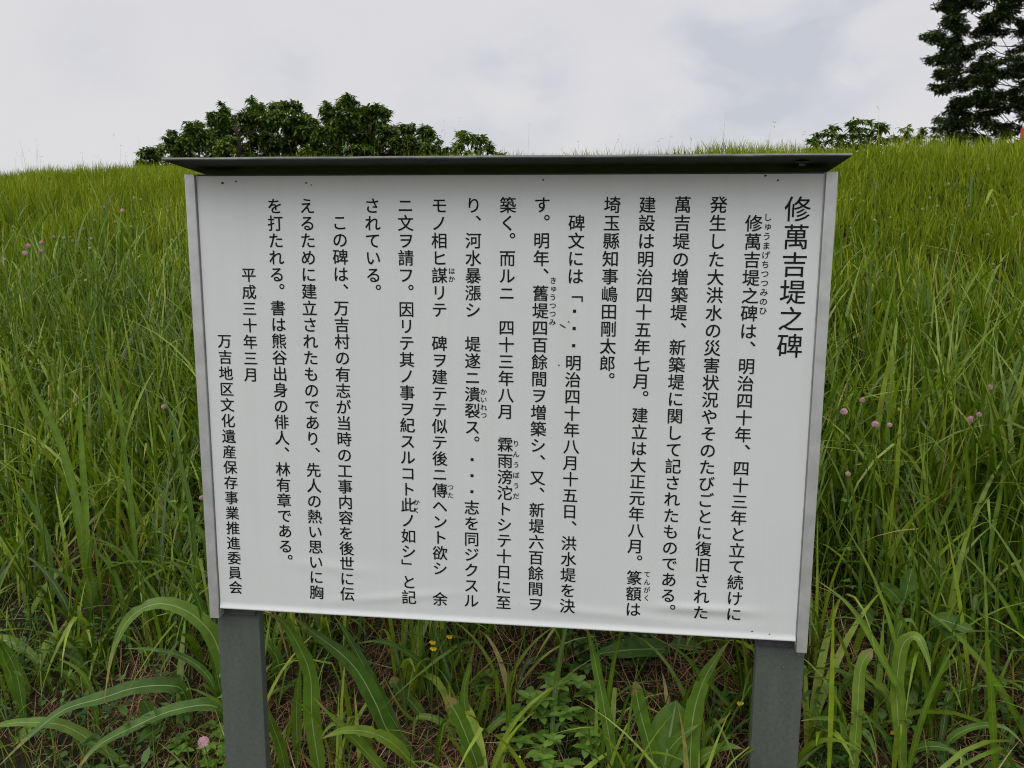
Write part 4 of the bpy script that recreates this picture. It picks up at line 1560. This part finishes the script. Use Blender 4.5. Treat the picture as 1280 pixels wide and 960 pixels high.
def shoots(outline, step, r):
    """small leafy shoots that stick out of a crown's outline"""
    xs = [p[0] for p in outline]
    ys = [p[1] for p in outline]
    out, x = [], xs[0] - 2
    while x < xs[-1] + 4:
        y = np.interp(x, xs, ys)
        for h in (random.choice((-3, 0, 3, 5)) + random.uniform(-1, 2), random.uniform(4, 9)):
            out.append((x + random.uniform(-2, 2), y + h, random.uniform(-.9, .9), r * random.uniform(.5, 1.1)))
        x += step * random.uniform(.5, 1.9)
    return out


def fill_clumps(outline, bottom, spacing, r, jitter=.5, dd=1.2):
    """clumps under an outline given as (px, py) points, down to `bottom`"""
    xs = [p[0] for p in outline]
    ys = [p[1] for p in outline]
    out = []
    x = xs[0]
    while x <= xs[-1]:
        t = np.interp(x, xs, ys)
        y = t + r * .7
        first = True
        while y < bottom + spacing:
            out.append((x + random.uniform(-jitter, jitter) * spacing, y + random.uniform(-.25, .25) * spacing, random.uniform(-dd, dd), r * random.uniform(.75, 1.2)))
            y += spacing * .9
        x += spacing * .85
    return out


T1 = [(178, 196), (186, 186), (196, 190), (207, 173), (216, 165), (224, 177), (236, 161), (250, 151), (258, 160), (268, 132), (280, 130), (292, 151), (303, 141), (316, 126), (326, 130), (334, 144), (349, 121), (358, 130), (366, 130), (372, 148), (385, 140), (392, 153)]
T2 = [(394, 153), (402, 132), (412, 130), (418, 138), (426, 126), (434, 119), (442, 124), (448, 137), (458, 129), (466, 136), (476, 133), (488, 138), (492, 160), (506, 154), (514, 167), (530, 159), (540, 169), (550, 181), (562, 191)]
T3 = [(570, 182), (579, 168), (588, 172), (600, 166), (608, 180), (622, 188), (632, 192)]
tree('broadleaf_tree', 'leafy tree with ragged crown behind the left end of the board roof', 300, 14.5, .11, fill_clumps(T1, 236, 13, 10.5, .4, 1.3) + shoots(T1, 8, 5.5), .085, 100, 'tree', flat=.75)
tree('broadleaf_tree', 'leafy tree with rounded crown behind the board roof, right of its ragged neighbour', 455, 14.0, .12, fill_clumps(T2, 236, 13, 10.5, .4, 1.3) + shoots(T2, 8, 5.5), .085, 100, 'tree', flat=.75)
tree('broadleaf_tree', 'small sapling top standing alone right of the rounded crown', 598, 13.0, .04, fill_clumps(T3, 225, 15, 8) + shoots(T3, 10, 5), .10, 40, 'tree', flat=.8)

# the tall dark tree at the right: flat layered sprays
sprays = []
random.seed(21)
edge = [(-170, 1245), (-120, 1212), (-60, 1186), (-20, 1176), (8, 1166), (30, 1176), (46, 1150), (74, 1153), (96, 1168), (108, 1160), (124, 1190), (140, 1178), (150, 1164), (162, 1164), (180, 1174), (215, 1190)]
for k in range(640):
    py = random.uniform(-170, 212)
    xl = np.interp(py, [e[0] for e in edge], [e[1] for e in edge]) + 10
    xr = 2 * 1292 - xl
    x = random.uniform(xl, xr)
    if x > 1335 and random.random() < .5:
        continue
    sprays.append((x, py, random.uniform(-2.6, 2.6), random.uniform(8, 14)))
for (py, xl) in edge:
    sprays.append((xl + 8, py, random.uniform(-.6, .6), 9))
    sprays.append((xl + 22, py + 3, random.uniform(-.8, .8), 13))
tree('dark_tree', 'tall dark tree with layered sprays of foliage at the right edge', 1292, 24.0, .28, sprays, .105, 34, 'dark_tree', flat=.55, rosette=7, droop=.4)

random.seed(33)
B1 = [(1012, 176), (1022, 170), (1040, 168), (1052, 160), (1064, 158), (1074, 150), (1082, 152), (1094, 164), (1104, 164), (1112, 170)]
B2 = [(1112, 172), (1122, 170), (1135, 162), (1142, 160), (1152, 166), (1164, 166), (1172, 168)]
tree('shrub', 'thin twiggy shrub showing over the crest between board and dark tree', 1065, 10.0, .03, fill_clumps([(x_, y_ - 5) for x_, y_ in B1], 186, 11, 6, .8, .5), .075, 34, 'tree', flat=.7, cat='shrub')
tree('shrub', 'low dense shrub over the crest at the foot of the dark tree', 1142, 11.0, .03, fill_clumps([(x_, y_ - 3) for x_, y_ in B2], 192, 11, 7, .8, .5), .075, 50, 'tree', flat=.7, cat='shrub')

# ------------------------------------------------------------------ marker post on the crest, cut by the right edge
p = at_depth(1282, 168, 9.0)
g = gz(p[0], p[1])
root = empty('marker_post', (p[0], p[1], g))
tag(root, 'red marker post with white cap on the crest at the right edge', 'marker post')
zt = at_depth(1282, 155, 9.0)[2] - g
bm = bmesh.new()
bmesh.ops.create_cone(bm, segments=20, radius1=.05, radius2=.048, depth=zt - .05, cap_ends=True, matrix=Matrix.Translation((0, 0, (zt - .05) / 2)))
link('shaft', bm_mesh('shaft', bm, True), M['red'], root)
bm = bmesh.new()
bmesh.ops.create_cone(bm, segments=20, radius1=.040, radius2=.030, depth=.06, cap_ends=True, matrix=Matrix.Translation((0, 0, zt - .02)))
link('cap', bm_mesh('cap', bm, True), M['cap'], root)
